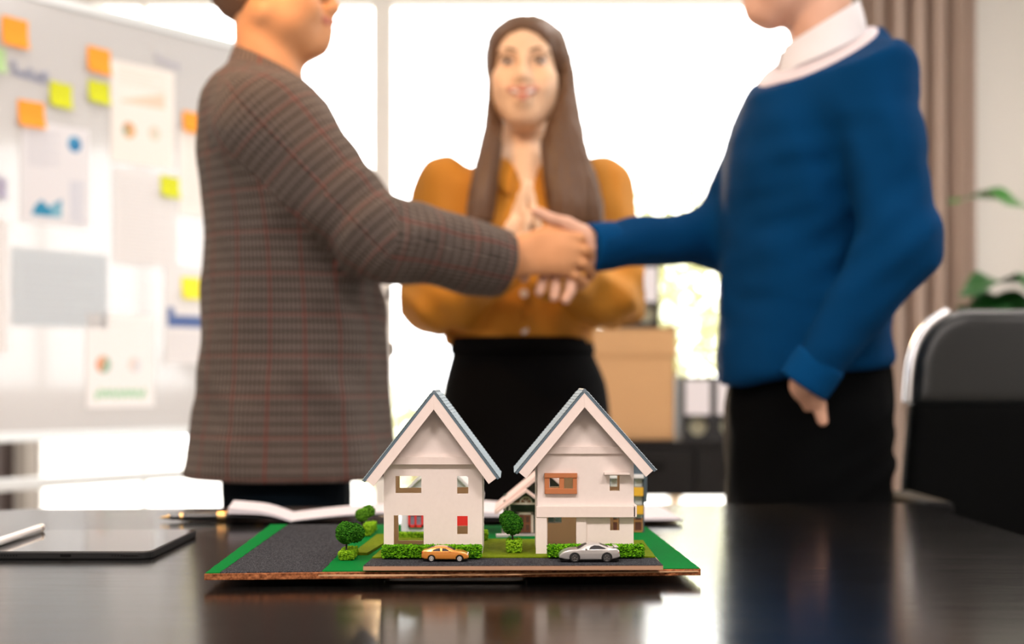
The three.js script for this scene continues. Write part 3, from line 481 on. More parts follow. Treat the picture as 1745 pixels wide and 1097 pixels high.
// ---------------------------------------------------------------- model houses
const card = new THREE.MeshStandardMaterial({ map: scaled(grain(256, 9, { seed: 10, coarse: 0.35, fine: 0.12, lo: [230, 217, 211], hi: [240, 228, 222] }), 0.06), roughness: 0.82 });
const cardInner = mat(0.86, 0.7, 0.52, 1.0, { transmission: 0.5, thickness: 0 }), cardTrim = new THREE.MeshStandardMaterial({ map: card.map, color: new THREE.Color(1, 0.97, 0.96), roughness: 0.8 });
const litTileMat = mat(0.26, 0.34, 0.385, 0.5), shadedRoofMat = mat(0.1, 0.15, 0.19, 0.5), ridgeMat = mat(0.16, 0.21, 0.25, 0.5), wood = mat(0.5, 0.17, 0.06, 0.7);  // tiles lightened, panels darkened: the reflection on top is put into these colours
const S = 1.34 / FOCAL, hx = (px) => (px - CENTRE) * S, hy = (py) => EYE - (py - HORIZON) * S;         // the front walls stand 1.34 m away
const deep = (px, py, Z) => [at(px, py, Z)[0], at(px, py, Z)[1]];
// a tiled roof slope from ridge to eave (both [x, y]) between two distances, with stepped courses and ribs
function roofSlope(parent, ridge, eave, z0, z1, tiles = true) {
  const dx = eave[0] - ridge[0], dy = eave[1] - ridge[1], L = Math.hypot(dx, dy), nx = -dy / L * Math.sign(dx), ny = Math.abs(dx) / L, th = 0.0022;
  const slabG = extrude([ridge, eave, [eave[0] + nx * th, eave[1] + ny * th], [ridge[0] + nx * th, ridge[1] + ny * th]].map((p) => p), z0 - z1).translate(0, 0, z1); 
  const r = mesh('roof_panel', slabG, shadedRoofMat, parent);
  if (!tiles) return r;
  const P = [], rows = Math.round(L / 0.0034), cols = Math.round((z0 - z1) / 0.0032), pt = (s, z, h) => [ridge[0] + dx / L * s + nx * (th + h), ridge[1] + dy / L * s + ny * (th + h), z];
  for (let i = 0; i < rows; i++) for (let j = 0; j < cols; j++) {
    const s0 = L * i / rows, s1 = L * (i + 1) / rows + 0.0003, za = mix(z0, z1, j / cols), zb = mix(z0, z1, (j + 1) / cols), zm = (za + zb) / 2;
    const q = [[s0, za, 0.0001], [s0, zm, 0.0007], [s0, zb, 0.0001], [s1, za, 0.0008], [s1, zm, 0.0014], [s1, zb, 0.0008], [s1, za, 0], [s1, zb, 0]].map((v) => pt(...v));
    for (const f of [[0, 1, 4], [0, 4, 3], [1, 2, 5], [1, 5, 4], [3, 4, 6], [4, 7, 6], [4, 5, 7]]) { const o = dx > 0 ? f : [f[0], f[2], f[1]]; for (const k of o) P.push(...q[k]); }
  }
  const g = new THREE.BufferGeometry(); g.setAttribute('position', new THREE.Float32BufferAttribute(P, 3)); g.computeVertexNormals();
  mesh('roof_tiles', g, litTileMat, r).userData.kind = 'stuff'; return r;
}
function bargeBoard(parent, a, b, w, z, m = cardTrim) {                // a board below the roof edge from ridge a to eave b
  const dx = b[0] - a[0], dy = b[1] - a[1], L = Math.hypot(dx, dy), nx = dy / L * Math.sign(dx), ny = -Math.abs(dx) / L, drop = w / Math.abs(dx) * L;
  mesh('barge_board', extrude([a, b, [b[0] + nx * w, b[1] + ny * w], [a[0], a[1] - drop]], 0.0022, [], 0.0002).translate(0, 0, z), m, parent);
}
function openWall(parent, name, outline, holes, z, th, m) { return mesh(name, extrude(outline, th, holes).translate(0, 0, z - th), m, parent); }
const pr = (x0, x1, y0, y1) => rect(hx(x0), hx(x1), hy(y1), hy(y0));
const prd = (x0, x1, y0, y1, Z) => { const a = deep(x0, y1, Z), b = deep(x1, y0, Z); return rect(a[0], b[0], a[1], b[1]); };
function gable(xl, xr, xa, yBottom, yEave, yApex) { return [[hx(xl), yBottom], [hx(xr), yBottom], [hx(xr), hy(yEave)], [hx(xa), hy(yApex)], [hx(xl), hy(yEave)]]; }
const ZF = -1.34, ZB = -1.414;
{ // left house
  const o = thing('model_house', 'white card model house with bare cut-out windows, behind the orange toy car', 'model house');
  openWall(o, 'front_wall', gable(654, 822, 741, Y3, 786, 681), [pr(674, 718, 811, 840), pr(779, 798, 811, 841), pr(671, 722, 878, 930), pr(779, 797, 879, 910)], ZF, 0.0024, card);
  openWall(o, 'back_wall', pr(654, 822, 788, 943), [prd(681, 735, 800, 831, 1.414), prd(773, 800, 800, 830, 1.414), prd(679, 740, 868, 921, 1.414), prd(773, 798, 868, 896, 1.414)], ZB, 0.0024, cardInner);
  for (const [a, b] of [[654, 658], [818, 822]]) mesh('side_wall', span(hx(a), hx(b), Y3, hy(790), ZF - 0.0024, ZB), card, o);
  const apex = [hx(741), hy(671)], el = [hx(624.5), hy(819.5)], er = [hx(848), hy(815)];
  roofSlope(o, apex, el, ZF + 0.016, ZB - 0.003); roofSlope(o, apex, er, ZF + 0.016, ZB - 0.003);
  mesh('ridge_cap', rod([apex[0], apex[1] + 0.002, ZF + 0.016], [apex[0], apex[1] + 0.002, ZB - 0.003], 0.0019), ridgeMat, o);
  bargeBoard(o, apex, [hx(627), hy(816.5)], 0.0088, ZF + 0.0135); bargeBoard(o, apex, [hx(846), hy(813)], 0.0088, ZF + 0.0135);
  mesh('gable_band', span(hx(664), hx(814), hy(791), hy(778), ZF, ZF + 0.0045, 0.0003), cardTrim, o);
  mesh('plinth', span(hx(668), hx(724), hy(933), hy(930), ZF, ZF + 0.001), cardTrim, o);
}
{ // right house
  const o = thing('model_house', 'white card model house with a brown framed upper window, behind the silver car', 'model house');
  openWall(o, 'upper_front_wall', [[hx(916), hy(863)], [hx(1080), hy(863)], [hx(1080), hy(790)], [hx(995), hy(677)], [hx(916), hy(782)]], [pr(937, 977, 813, 833), pr(1039, 1056, 810, 836)], ZF, 0.0024, card);
  openWall(o, 'lower_front_wall', [[hx(914), Y3], [hx(999), Y3], [hx(999), hy(864)], [hx(914), hy(864)]], [pr(933, 982, 879, 928)], ZF, 0.0024, card);
  openWall(o, 'recessed_wall', [[hx(999), Y3], [hx(1080), Y3], [hx(1080), hy(864)], [hx(999), hy(864)]], [pr(1040, 1056, 878, 904)], ZF - 0.002, 0.0024, card);
  mesh('corner_pillar', span(hx(913), hx(931.5), Y3, hy(880), ZF, ZF + 0.004, 0.0002), card, o);
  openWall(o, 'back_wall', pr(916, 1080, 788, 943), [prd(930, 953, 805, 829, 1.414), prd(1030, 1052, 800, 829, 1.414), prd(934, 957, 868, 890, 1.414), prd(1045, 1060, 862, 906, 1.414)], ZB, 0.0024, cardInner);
  mesh('back_window_bar', span(at(945, 0, 1.414)[0] - 0.0006, at(945, 0, 1.414)[0] + 0.0006, at(0, 890, 1.414)[1], at(0, 868, 1.414)[1], ZB, ZB + 0.001), mat(0.6, 0.66, 0.66, 0.6), o);
  mesh('back_window_bar', span(at(934, 0, 1.414)[0], at(957, 0, 1.414)[0], at(0, 891, 1.414)[1], at(0, 889, 1.414)[1], ZB, ZB + 0.001), mat(0.6, 0.66, 0.66, 0.6), o);
  for (const [a, b] of [[914, 918], [1076, 1080]]) mesh('side_wall', span(hx(a), hx(b), Y3, hy(788), ZF - 0.0046, ZB), card, o);
  mesh('storey_band', span(hx(914), hx(1082), hy(880.5), hy(862), ZF, ZF + 0.0048, 0.0003), cardTrim, o);
  mesh('storey_band', span(hx(1079), hx(1084.5), hy(880), hy(860), ZF + 0.0048, ZB, 0.0003), cardTrim, o);
  mesh('gable_band', span(hx(926), hx(1071), hy(773), hy(760), ZF, ZF + 0.0025, 0.0003), cardTrim, o);
  const fr = mesh('window_frame', extrude(pr(928, 983, 806, 841), 0.0026, [pr(936, 953, 814, 831), pr(961, 976, 813.5, 832)], 0.0003).translate(0, 0, ZF), wood, o);
  for (const [x0, x1, y0, y1] of [[927.5, 983.5, 805.5, 813.5], [928.5, 983, 832, 841]]) mesh('frame_batten', span(hx(x0), hx(x1), hy(y1), hy(y0), ZF + 0.0026, ZF + 0.0038, 0.0004), wood, fr);
  mesh('window_canopy', span(hx(1029), hx(1072), hy(808), hy(804.5), ZF, ZF + 0.009, 0.0004), cardTrim, o);
  const apex = [hx(994.5), hy(669)], el = [hx(881), hy(806)], er = [hx(1112), hy(802)];
  roofSlope(o, apex, el, ZF + 0.016, ZB - 0.003); roofSlope(o, apex, er, ZF + 0.016, ZB - 0.003);
  mesh('ridge_cap', rod([apex[0], apex[1] + 0.002, ZF + 0.016], [apex[0], apex[1] + 0.002, ZB - 0.003], 0.0019), ridgeMat, o);
  bargeBoard(o, apex, [hx(884), hy(803)], 0.0088, ZF + 0.0135); bargeBoard(o, apex, [hx(1110), hy(800)], 0.0088, ZF + 0.0135);
}
{ // white house behind the left one
  const Z = 1.572, o = thing('model_house', 'small white model house with red windows, seen through the left house', 'model house');
  const b = (x0, x1, y0, y1, z, th, r = 0) => { const p = at(x0, y1, Z), q = at(x1, y0, Z); return span(p[0], q[0], p[1], q[1], z, z + th, r); };
  const apex = at(749, 783, Z), l = at(683, 845, Z), r = at(815, 845, Z), wl = at(684, 0, Z)[0], wr = at(814, 0, Z)[0];
  mesh('front_wall', extrude([[wl, Y1], [wr, Y1], [wr, r[1] + 0.002], [apex[0], apex[1] - 0.004], [wl, l[1] + 0.002]], 0.002).translate(0, 0, -Z), mat(0.74, 0.73, 0.77, 0.8), o);
  mesh('side_wall', [span(wl, wl + 0.002, Y1, l[1], -Z, -Z - 0.07), span(wr - 0.002, wr, Y1, r[1], -Z, -Z - 0.07), span(wl, wr, Y1, l[1], -Z - 0.072, -Z - 0.07)], mat(0.74, 0.73, 0.77, 0.8), o);
  mesh('plinth', span(wl, wr, Y1, Y1 + 0.0035, -Z, -Z + 0.003), mat(0.25, 0.27, 0.3, 0.8), o);
  for (const e of [l, r]) mesh('roof_panel', extrude([[apex[0], apex[1]], [e[0] + (e[0] - apex[0]) * 0.12, e[1] - 0.006], [e[0] + (e[0] - apex[0]) * 0.12, e[1] - 0.002], [apex[0], apex[1] + 0.004]], 0.09).translate(0, 0, -Z - 0.08), mat(0.6, 0.6, 0.6, 0.7), o);
  const red = mat(0.75, 0.02, 0.015, 0.6);
  const w = mesh('window', b(696, 722, 873, 897.5, -Z + 0.002, 0.002), mat(0.25, 0.22, 0.3, 0.3), o);
  for (const [x0, x1, y0, y1] of [[696, 722, 893.5, 897.5], [696, 722, 873, 877], [696, 699.5, 873, 897.5], [718.5, 722, 873, 897.5], [707, 710, 873, 897.5]]) mesh('frame_bar', b(x0, x1, y0, y1, -Z + 0.004, 0.0015), red, w);
  mesh('door', b(771, 800, 862, 903, -Z + 0.002, 0.003), red, o);
}
{ // grey-green cottage behind the right one
  const Z = 1.578, o = thing('model_house', 'small dark green model cottage with a pinkish roof and arched gable', 'model house');
  const P = (x, y, z = Z) => at(x, y, z), R2 = (x0, x1, y0, y1) => { const p = P(x0, y1), q = P(x1, y0); return [p[0], q[0], p[1], q[1]]; };
  const green = mat(0.045, 0.075, 0.055, 0.8), pink = mat(0.66, 0.5, 0.45, 0.75), cream = mat(0.62, 0.55, 0.46, 0.7), brown = mat(0.2, 0.07, 0.025, 0.6), stone = mat(0.45, 0.42, 0.4, 0.8);
  const bx = (n, x0, x1, y0, y1, dz, th, m, p = o) => { const [a, b, c, d] = R2(x0, x1, y0, y1); return mesh(n, span(a, b, c, d, -Z + dz, -Z + dz + th), m, p); };
  bx('plinth', 855, 985, 908, 915.5, -0.06, 0.085, stone); bx('front_wall', 858, 985, 852, 908, -0.002, 0.003, green);
  mesh('side_wall', [span(P(858, 0)[0], P(860, 0)[0], P(0, 908)[1], P(0, 868)[1], -Z - 0.07, -Z), span(P(983, 0)[0], P(985, 0)[0], P(0, 908)[1], P(0, 868)[1], -Z - 0.07, -Z), span(P(858, 0)[0], P(985, 0)[0], P(0, 908)[1], P(0, 850)[1], -Z - 0.07, -Z - 0.068)], green, o);
  mesh('gable_wall', extrude([P(853, 868), P(990, 868), P(928, 800)].map((p) => [p[0], p[1]]), 0.002).translate(0, 0, -Z - 0.02), mat(0.09, 0.11, 0.1, 0.8), o);
  const slope = (n, a, b, th, z0, len, m) => { const A = P(...a), B = P(...b); const g = extrude([[A[0], A[1]], [B[0], B[1]], [B[0], B[1] + th], [A[0], A[1] + th]], len); return mesh(n, g.translate(0, 0, z0), m, o); };
  slope('roof_panel', [930, 804], [843, 876], 0.0052, -Z - 0.085, 0.09, pink); slope('roof_panel', [930, 804], [1010, 876], 0.0052, -Z - 0.085, 0.09, pink);
  slope('porch_roof', [896, 836], [846, 873], 0.003, -Z + 0.003, 0.02, pink); slope('porch_roof', [896, 836], [946, 873], 0.003, -Z + 0.003, 0.02, pink);
  mesh('porch_gable', extrude([P(866, 857), P(926, 857), P(896, 836)].map((p) => [p[0], p[1]]), 0.0015).translate(0, 0, -Z + 0.012), green, o);
  const c = P(896, 854); const fan = mesh('arched_window', new THREE.CircleGeometry(0.0056, 20, 0, Math.PI).translate(c[0], c[1], -Z + 0.0142), brown, o);
  mesh('arch_frame', new THREE.TorusGeometry(0.0062, 0.0008, 8, 20, Math.PI).translate(c[0], c[1], -Z + 0.0145), cream, fan);
  for (let i = 1; i < 4; i++) { const a = i * Math.PI / 4; mesh('arch_bar', rod([c[0], c[1], -Z + 0.0146], [c[0] + 0.006 * Math.cos(a), c[1] + 0.006 * Math.sin(a), -Z + 0.0146], 0.0004), cream, fan); }
  mesh('side_light', [extrude([P(876, 855), P(885, 855), P(885, 849)].map((p) => [p[0], p[1]]), 0.0006).translate(0, 0, -Z + 0.0138)], brown, o);
  bx('gable_beam', 870, 926, 854.5, 857.5, 0.012, 0.003, cream);
  const d = bx('door', 884, 905, 876, 906, 0.001, 0.002, brown); bx('door_frame', 880, 884, 873, 907, 0.001, 0.003, cream); bx('door_frame', 905, 909, 873, 907, 0.001, 0.003, cream); bx('door_frame', 880, 909, 872, 876, 0.001, 0.003, cream);
  for (const [x0, x1, y0, y1] of [[887, 893, 879, 889], [896, 902, 879, 889], [887, 893, 893, 903], [896, 902, 893, 903]]) bx('door_panel', x0, x1, y0, y1, 0.003, 0.0008, mat(0.08, 0.035, 0.02, 0.4), d);
  for (const x of [860, 867, 926]) bx('porch_post', x, x + 2.6, 857, 908, 0.016, 0.0018, cream);
  bx('step', 846, 866, 905, 911, 0.025, 0.012, mat(0.6, 0.58, 0.6, 0.8));
}
{ // blue-grey block with yellow balconies at the right rear
  const Z = 1.592, o = thing('model_building', 'dark blue-grey model apartment block with yellow balconies behind the right house', 'model building');
  const b = (n, x0, x1, y0, y1, dz, th, m, p = o) => { const A = at(x0, y1, Z), B = at(x1, y0, Z); return mesh(n, span(A[0], B[0], A[1], B[1], -Z + dz, -Z + dz + th, 0.0002), m, p); };
  const slate = mat(0.06, 0.09, 0.115, 0.6), pale = mat(0.42, 0.5, 0.52, 0.5), yel = mat(0.72, 0.4, 0.02, 0.6);
  b('base_slab', 1020, 1104.5, 908, 911.5, -0.05, 0.066, mat(0.62, 0.6, 0.6, 0.7)); b('body', 1022, 1098, 775, 908, -0.045, 0.045, slate); b('side_fin', 1096, 1102, 800, 855, -0.045, 0.05, slate);
  for (const x of [1040, 1081]) for (const y of [816, 845, 874]) b('window', x, x + 13, y, y + 15, 0, 0.0015, pale);
  for (const x of [1038, 1079]) for (const y of [829, 860]) { const m = b('balcony', x, x + 16, y, y + 15, 0.0005, 0.008, yel); b('balcony_rail', x, x + 16, y - 1, y, 0.0075, 0.001, slate, m); }
  b('balcony_slab', 1079, 1096, 808, 814, 0, 0.009, mat(0.7, 0.7, 0.7, 0.7)); b('balcony_slab', 1038, 1054, 808, 814, 0, 0.009, mat(0.7, 0.7, 0.7, 0.7));
  for (const x of [1038, 1079]) { const s = b('shop_window', x, x + 16, 882, 906, 0, 0.002, mat(0.1, 0.03, 0.02, 0.4)); for (const [x0, x1, y0, y1] of [[0, 16, 886, 888.5], [0, 2, 882, 906], [14, 16, 882, 906], [0, 16, 903.5, 906]]) b('frame_bar', x + x0, x + x1, y0, y1, 0.002, 0.001, mat(0.42, 0.2, 0.06, 0.6), s); }
}

// ---------------------------------------------------------------- hedges and little trees of crumbled foam
const foam = new THREE.MeshPhysicalMaterial({ specularIntensity: 0.2, vertexColors: true, roughness: 0.95 });
function crumbs(places, r, seed, lo, hi) {                            // small faceted crumbs at the given places
  const R = rng(seed), I = new THREE.IcosahedronGeometry(1, 0), ip = I.attributes.position, P = [], C = [];
  for (const [x, y, z, k = 1] of places) {
    const s = r * (0.65 + 0.7 * R()) * k, t = R(), a = R() * 6.28, b = R() * 6.28, ca = Math.cos(a), sa = Math.sin(a), cb2 = Math.cos(b), sb = Math.sin(b), sq = 0.7 + 0.5 * R();
    for (let i = 0; i < ip.count; i++) { let u = ip.getX(i) * s * 1.5, v = ip.getY(i) * s * sq * 0.5, w = ip.getZ(i) * s; [u, w] = [ca * u - sa * w, sa * u + ca * w]; [v, w] = [cb2 * v - sb * w, sb * v + cb2 * w]; P.push(x + u, y + v, z + w); C.push(mix(lo[0], hi[0], t), mix(lo[1], hi[1], t), mix(lo[2], hi[2], t)); }
  }
  const g = new THREE.BufferGeometry(); g.setAttribute('position', new THREE.Float32BufferAttribute(P, 3)); g.setAttribute('color', new THREE.Float32BufferAttribute(C, 3)); g.computeVertexNormals(); return g;
}
function hedge(label, x0, x1, y0, h, zNear, zFar, seed, lo = [0.008, 0.075, 0.001], hi = [0.15, 0.42, 0.008]) {
  const R = rng(seed), pl = [], step = 0.00105, add = (n, f) => { for (let i = 0; i < n; i++) pl.push(f(R(), R())); }, W = x1 - x0, D = zNear - zFar, j = () => (R() - 0.5) * 0.0013;
  add(W * h / step ** 2, (a, b) => [x0 + W * a, y0 + 0.0008 + (h - 0.0008) * b, zNear + j()]); add(W * D / step ** 2, (a, b) => [x0 + W * a, y0 + h + j(), zFar + D * b]);
  add(D * h / step ** 2, (a, b) => [x0 + j(), y0 + 0.0008 + (h - 0.0008) * a, zFar + D * b]); add(D * h / step ** 2, (a, b) => [x1 + j(), y0 + 0.0008 + (h - 0.0008) * a, zFar + D * b]);
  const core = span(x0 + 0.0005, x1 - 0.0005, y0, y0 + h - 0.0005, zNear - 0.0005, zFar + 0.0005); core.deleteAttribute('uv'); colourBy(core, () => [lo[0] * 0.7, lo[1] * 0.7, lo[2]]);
  const m = mesh('model_hedge', [core, crumbs(pl, 0.00088, seed + 1, lo, hi)], foam); tag(m, label, 'hedge'); return m;
}
const LO2 = [0.07, 0.2, 0.004], HI2 = [0.3, 0.52, 0.02];
{ const a = g3(652, 951), b = g3(819, 951); hedge('long green hedge along the front of the left model house, behind the orange car', a[0], b[0], Y3, 0.0105, a[1] - 0.0002, a[1] - 0.011, 51); }
{ const a = g3(935, 950), b = g3(1096, 950); hedge('long green hedge along the front of the right model house, behind the silver car', a[0], b[0], Y3, 0.0105, a[1] - 0.0002, a[1] - 0.011, 52); }
{ const a = g3(865, 942), b = g3(887, 942); hedge('square green hedge under the middle ball tree, between the houses', a[0], b[0], Y3, 0.0105, a[1], a[1] - 0.028, 53, LO2, HI2); }
{ const a = g1(578, 955), b = g1(600, 955); hedge('green hedge under the front left ball tree, beside the gravel road', a[0], b[0], Y1, 0.0076, a[1], a[1] - 0.045, 54, LO2, HI2); }
{ const a = g1(613, 914), b = g1(629, 914); hedge('pale green hedge under the rear left ball tree', a[0], b[0], Y1, 0.0084, a[1], a[1] - 0.075, 55, LO2, HI2); }
{ const a = g3(816, 921), b = g3(829, 921); hedge('short hedge stub showing behind the right corner of the left house', a[0], b[0], Y3, 0.0085, a[1], a[1] - 0.02, 56, LO2, HI2); }
{ const a = g1(676, 921), b = g1(760, 921); hedge('low hedge behind the left house, seen through its lower window', a[0], b[0], Y1, 0.0075, a[1], a[1] - 0.01, 57, LO2, HI2); }
function ballTree(label, [x, y, z], h, balls, seed, lo, hi) {
  const o = thing('model_tree', label, 'model tree', [x, y, z]), R = rng(seed);
  mesh('trunk', tube([[0, -0.004, 0], [0.0002, h * 0.5, 0], [0, h, 0]], 0.0009, 10, 7), mat(0.02, 0.014, 0.01, 0.8), o);
  const pl = [];
  for (const [bx2, by, bz, r] of balls) { const n = Math.round(4 * Math.PI * r * r / 0.00105 ** 2); for (let i = 0; i < n; i++) { const u = R() * 2 - 1, t = R() * 6.2832, q = r * (0.9 + 0.14 * R() + 0.06 * noise(u * 3, Math.cos(t) * 2, Math.sin(t) * 2)); pl.push([bx2 + Math.sqrt(1 - u * u) * Math.cos(t) * q, by + u * q, bz + Math.sqrt(1 - u * u) * Math.sin(t) * q]); } }
  const cores = balls.map(([a, b, c, r]) => { const g = new THREE.IcosahedronGeometry(r * 0.93, 2).translate(a, b, c); g.deleteAttribute('uv'); return colourBy(g, () => lo.map((v) => v * 0.6)); });
  mesh('crown', [...cores, crumbs(pl, 0.0009, seed + 1, lo, hi)], foam, o);
}
const DK = [0.008, 0.07, 0.004], DH = [0.05, 0.2, 0.012];
{ const Z = 1.352; ballTree('dark green ball tree in the middle, between the two white model houses', [at(873, 0, Z)[0], Y3 + 0.0105, -Z], at(0, 890, Z)[1] - Y3 - 0.0105, [[at(873, 0, Z)[0] - at(873, 0, Z)[0], at(0, 893, Z)[1] - Y3 - 0.0105, 0, 0.0094], [-0.004, at(0, 886, Z)[1] - Y3 - 0.0105, -0.006, 0.0078]], 61, DK, DH); }
{ const Z = 1.35, y = Y1 + 0.0076; ballTree('dark green ball tree at the front left, beside the gravel road', [at(590, 0, Z)[0], y, -Z], at(0, 915, Z)[1] - y, [[0.0004, at(0, 907.5, Z)[1] - y, 0, 0.0098], [0.007, at(0, 910, Z)[1] - y, -0.012, 0.0085]], 62, DK, DH); }
{ const Z = 1.545, y = Y1 + 0.0084; ballTree('small lighter green ball tree at the rear left, behind the other', [at(617, 0, Z)[0], y, -Z], at(0, 880, Z)[1] - y, [[0, at(0, 877, Z)[1] - y, 0, 0.0066], [0.006, at(0, 872, Z)[1] - y, -0.012, 0.0062]], 63, [0.04, 0.13, 0.008], [0.12, 0.3, 0.02]); }

// ---------------------------------------------------------------- toy cars
function polySDF(pts) {                                               // signed distance to a polygon in the plane
  return (x, y) => { let d = 1e9, s = 1; const n = pts.length; for (let i = 0, j = n - 1; i < n; j = i++) { const [xi, yi] = pts[i], [xj, yj] = pts[j], ex = xj - xi, ey = yj - yi, wx = x - xi, wy = y - yi, t = clamp((wx * ex + wy * ey) / (ex * ex + ey * ey), 0, 1); d = Math.min(d, (wx - ex * t) ** 2 + (wy - ey * t) ** 2); const c1 = y >= yi, c2 = y < yj, c3 = ex * wy > ey * wx; if ((c1 && c2 && c3) || (!c1 && !c2 && !c3)) s = -s; } return s * Math.sqrt(d); };
}
function spline2(pts, seg = 5) { return new THREE.SplineCurve(pts.map((p) => new THREE.Vector2(...p))).getPoints(pts.length * seg).map((p) => [p.x, p.y]); }
function car(label, pos, turn, spec) {                                // millimetres: x forward, y up, z to the side
  const o = thing('toy_car', label, 'toy car', pos, turn), body = polySDF(spec.outline), mm = 0.001, W = spec.width / 2;
  const shell = (x, y, z) => {
    const wy = y < spec.belt ? W - 0.25 * Math.max(0, spec.belt - y - 3) ** 1.2 * 0.3 : W - (y - spec.belt) * spec.lean, ends = spec.taper * Math.max(0, Math.abs(x - spec.mid) / spec.halfLength - 0.55) ** 2 * 8;
    let d = smax(body(x, y), Math.abs(z) - (wy - ends), 1.6);
    d -= spec.fender ? spec.fender(x, y, z) : 0; return d;
  };
  const full = (x, y, z) => { let d = shell(x, y, z); for (const [wx, wr] of spec.wheels) d = smax(d, Math.min(Math.max(-(Math.hypot(x - wx, y - wr) - (wr + 0.55)), Math.abs(z) < W - 2.6 ? -9 : -9), 9), 0.3); return d; };
  const [X0, X1, H] = spec.bounds, paintMat = mat(...spec.colour, 0.28, { metalness: spec.metal, clearcoat: 1, clearcoatRoughness: 0.08 });
  const toM = (g) => g.scale(mm, mm, mm);
  mesh('body', toM(grow(full, [X0, 0.6, -W - 1.5], [X1, H, W + 1.5], 0.32)), paintMat, o);
  const tint = mat(0.006, 0.005, 0.006, 0.35, { specularIntensity: 0.5 });
  spec.side.forEach((poly) => { const q = polySDF(poly); for (const s of [-1, 1]) mesh('side_window', toM(grow((x, y, z) => Math.max(shell(x, y, z) - 0.1, q(x, y), 1.2 - z * s), [X0, spec.belt - 1.5, s > 0 ? 0 : -W - 1], [X1, H, s > 0 ? W + 1 : 0], 0.24)), tint, o); });
  spec.screens.forEach(([poly, name]) => { const q = polySDF(poly); mesh(name, toM(grow((x, y, z) => Math.max(shell(x, y, z) - 0.1, q(x, y), Math.abs(z) - (W - 1.6 - (y - spec.belt) * spec.lean)), [X0, spec.belt - 2, -W], [X1, H, W], 0.26)), tint, o); });
  const tyre = mat(0.012, 0.012, 0.013, 0.7), rim = spec.darkRim ? mat(0.16, 0.155, 0.15, 0.35, { metalness: 0.8 }) : mat(0.72, 0.7, 0.68, 0.35, { metalness: 0.6 });
  for (const [wx, wr] of spec.wheels) for (const s of [-1, 1]) {
    const w = mesh('wheel', new THREE.LatheGeometry([[0, -1.1], [wr * 0.6, -1.1], [wr - 0.4, -1.1], [wr, -0.7], [wr, 0.7], [wr - 0.4, 1.1], [wr * 0.66, 1.1], [wr * 0.62, 0.8], [0, 0.8]].map(([a, b]) => new THREE.Vector2(a * mm, b * mm)), 28), tyre, o);
    w.rotation.x = s * Math.PI / 2; w.position.set(wx * mm, wr * mm, s * (W - 1.2) * mm);
    const spokes = []; for (let i = 0; i < 5; i++) { const a = i * 1.2566 + 0.3; spokes.push(box(wr * 0.6 * mm, 0.35 * mm, wr * 0.2 * mm, [wr * 0.33 * mm, 0.95 * mm, 0], 0.0001).rotateY(a)); }
    mesh('rim', [...spokes, new THREE.TorusGeometry(wr * 0.6 * mm, 0.28 * mm, 8, 24).rotateX(Math.PI / 2).translate(0, 0.95 * mm, 0), new THREE.CylinderGeometry(wr * 0.16 * mm, wr * 0.16 * mm, 0.5 * mm, 12).translate(0, 0.95 * mm, 0)], rim, w);
  }
  mesh('underbody', span((X0 + 3) * mm, (X1 - 3) * mm, 1.1 * mm, 2.4 * mm, (W - 2) * mm, (2 - W) * mm), M.blackMatte, o);
  for (const [x, y, z, rx, ry, rz, m, name] of spec.lamps) for (const s of [-1, 1]) mesh(name, new THREE.SphereGeometry(1, 16, 10).scale(rx * mm, ry * mm, rz * mm).translate(x * mm, y * mm, z * s * mm), m, o);
  (spec.extra ?? []).forEach(([n, g, m]) => mesh(n, toM(g), m ?? paintMat, o));
  return o;
}
const amber = mat(0.8, 0.42, 0.06, 0.25), clearLamp = mat(0.75, 0.72, 0.65, 0.15), redLamp = mat(0.4, 0.02, 0.015, 0.25);
car('small orange toy saloon car facing right on the strip of road', [at(759, 0, 1.293)[0], Y2, -1.293], -0.02, {
  outline: spline2([[-21.1, 3.2], [-21.4, 5.2], [-20.8, 8.4], [-19.9, 10.2], [-16, 11.2], [-12.4, 12.6], [-8.8, 13.5], [-4.2, 13.8], [1.2, 13.3], [5.2, 11.9], [9.6, 10.1], [15.5, 9.2], [19.6, 7.6], [21.2, 5.4], [21.2, 3.4], [17, 2.2], [0, 2.1], [-18, 2.3]]),
  width: 17.5, belt: 9.2, lean: 0.5, taper: 1.1, mid: 0, halfLength: 21.3, bounds: [-23, 23, 15], colour: [0.8, 0.30, 0.05], metal: 0.35,
  wheels: [[-12.1, 2.9], [13.3, 2.9]], side: [[[-11.4, 9.4], [-10.3, 10.9], [-7.6, 12.1], [-4.2, 12.4], [-4.0, 9.5]], [[-2.6, 9.5], [-2.4, 12.4], [0.4, 12.1], [3.2, 10.7], [4.2, 9.6]]],
  screens: [[[[2.4, 14.5], [8.8, 11.6], [9.2, 9.9], [4.0, 12.2], [1.8, 13.0]], 'windscreen'], [[[-10, 14], [-17, 11.9], [-16.6, 10.9], [-12.8, 12.1], [-9.5, 13.1]], 'rear_window']],
  lamps: [[20.2, 6.6, 5.6, 0.9, 0.9, 1.6, clearLamp, 'headlight'], [-20.4, 8.2, 6, 0.8, 0.9, 1.6, redLamp, 'tail_light'], [4.8, 9.6, 9.1, 0.8, 0.5, 0.8, mat(0.8, 0.3, 0.05, 0.3), 'wing_mirror']],
});
const silver = [0.5, 0.485, 0.475];
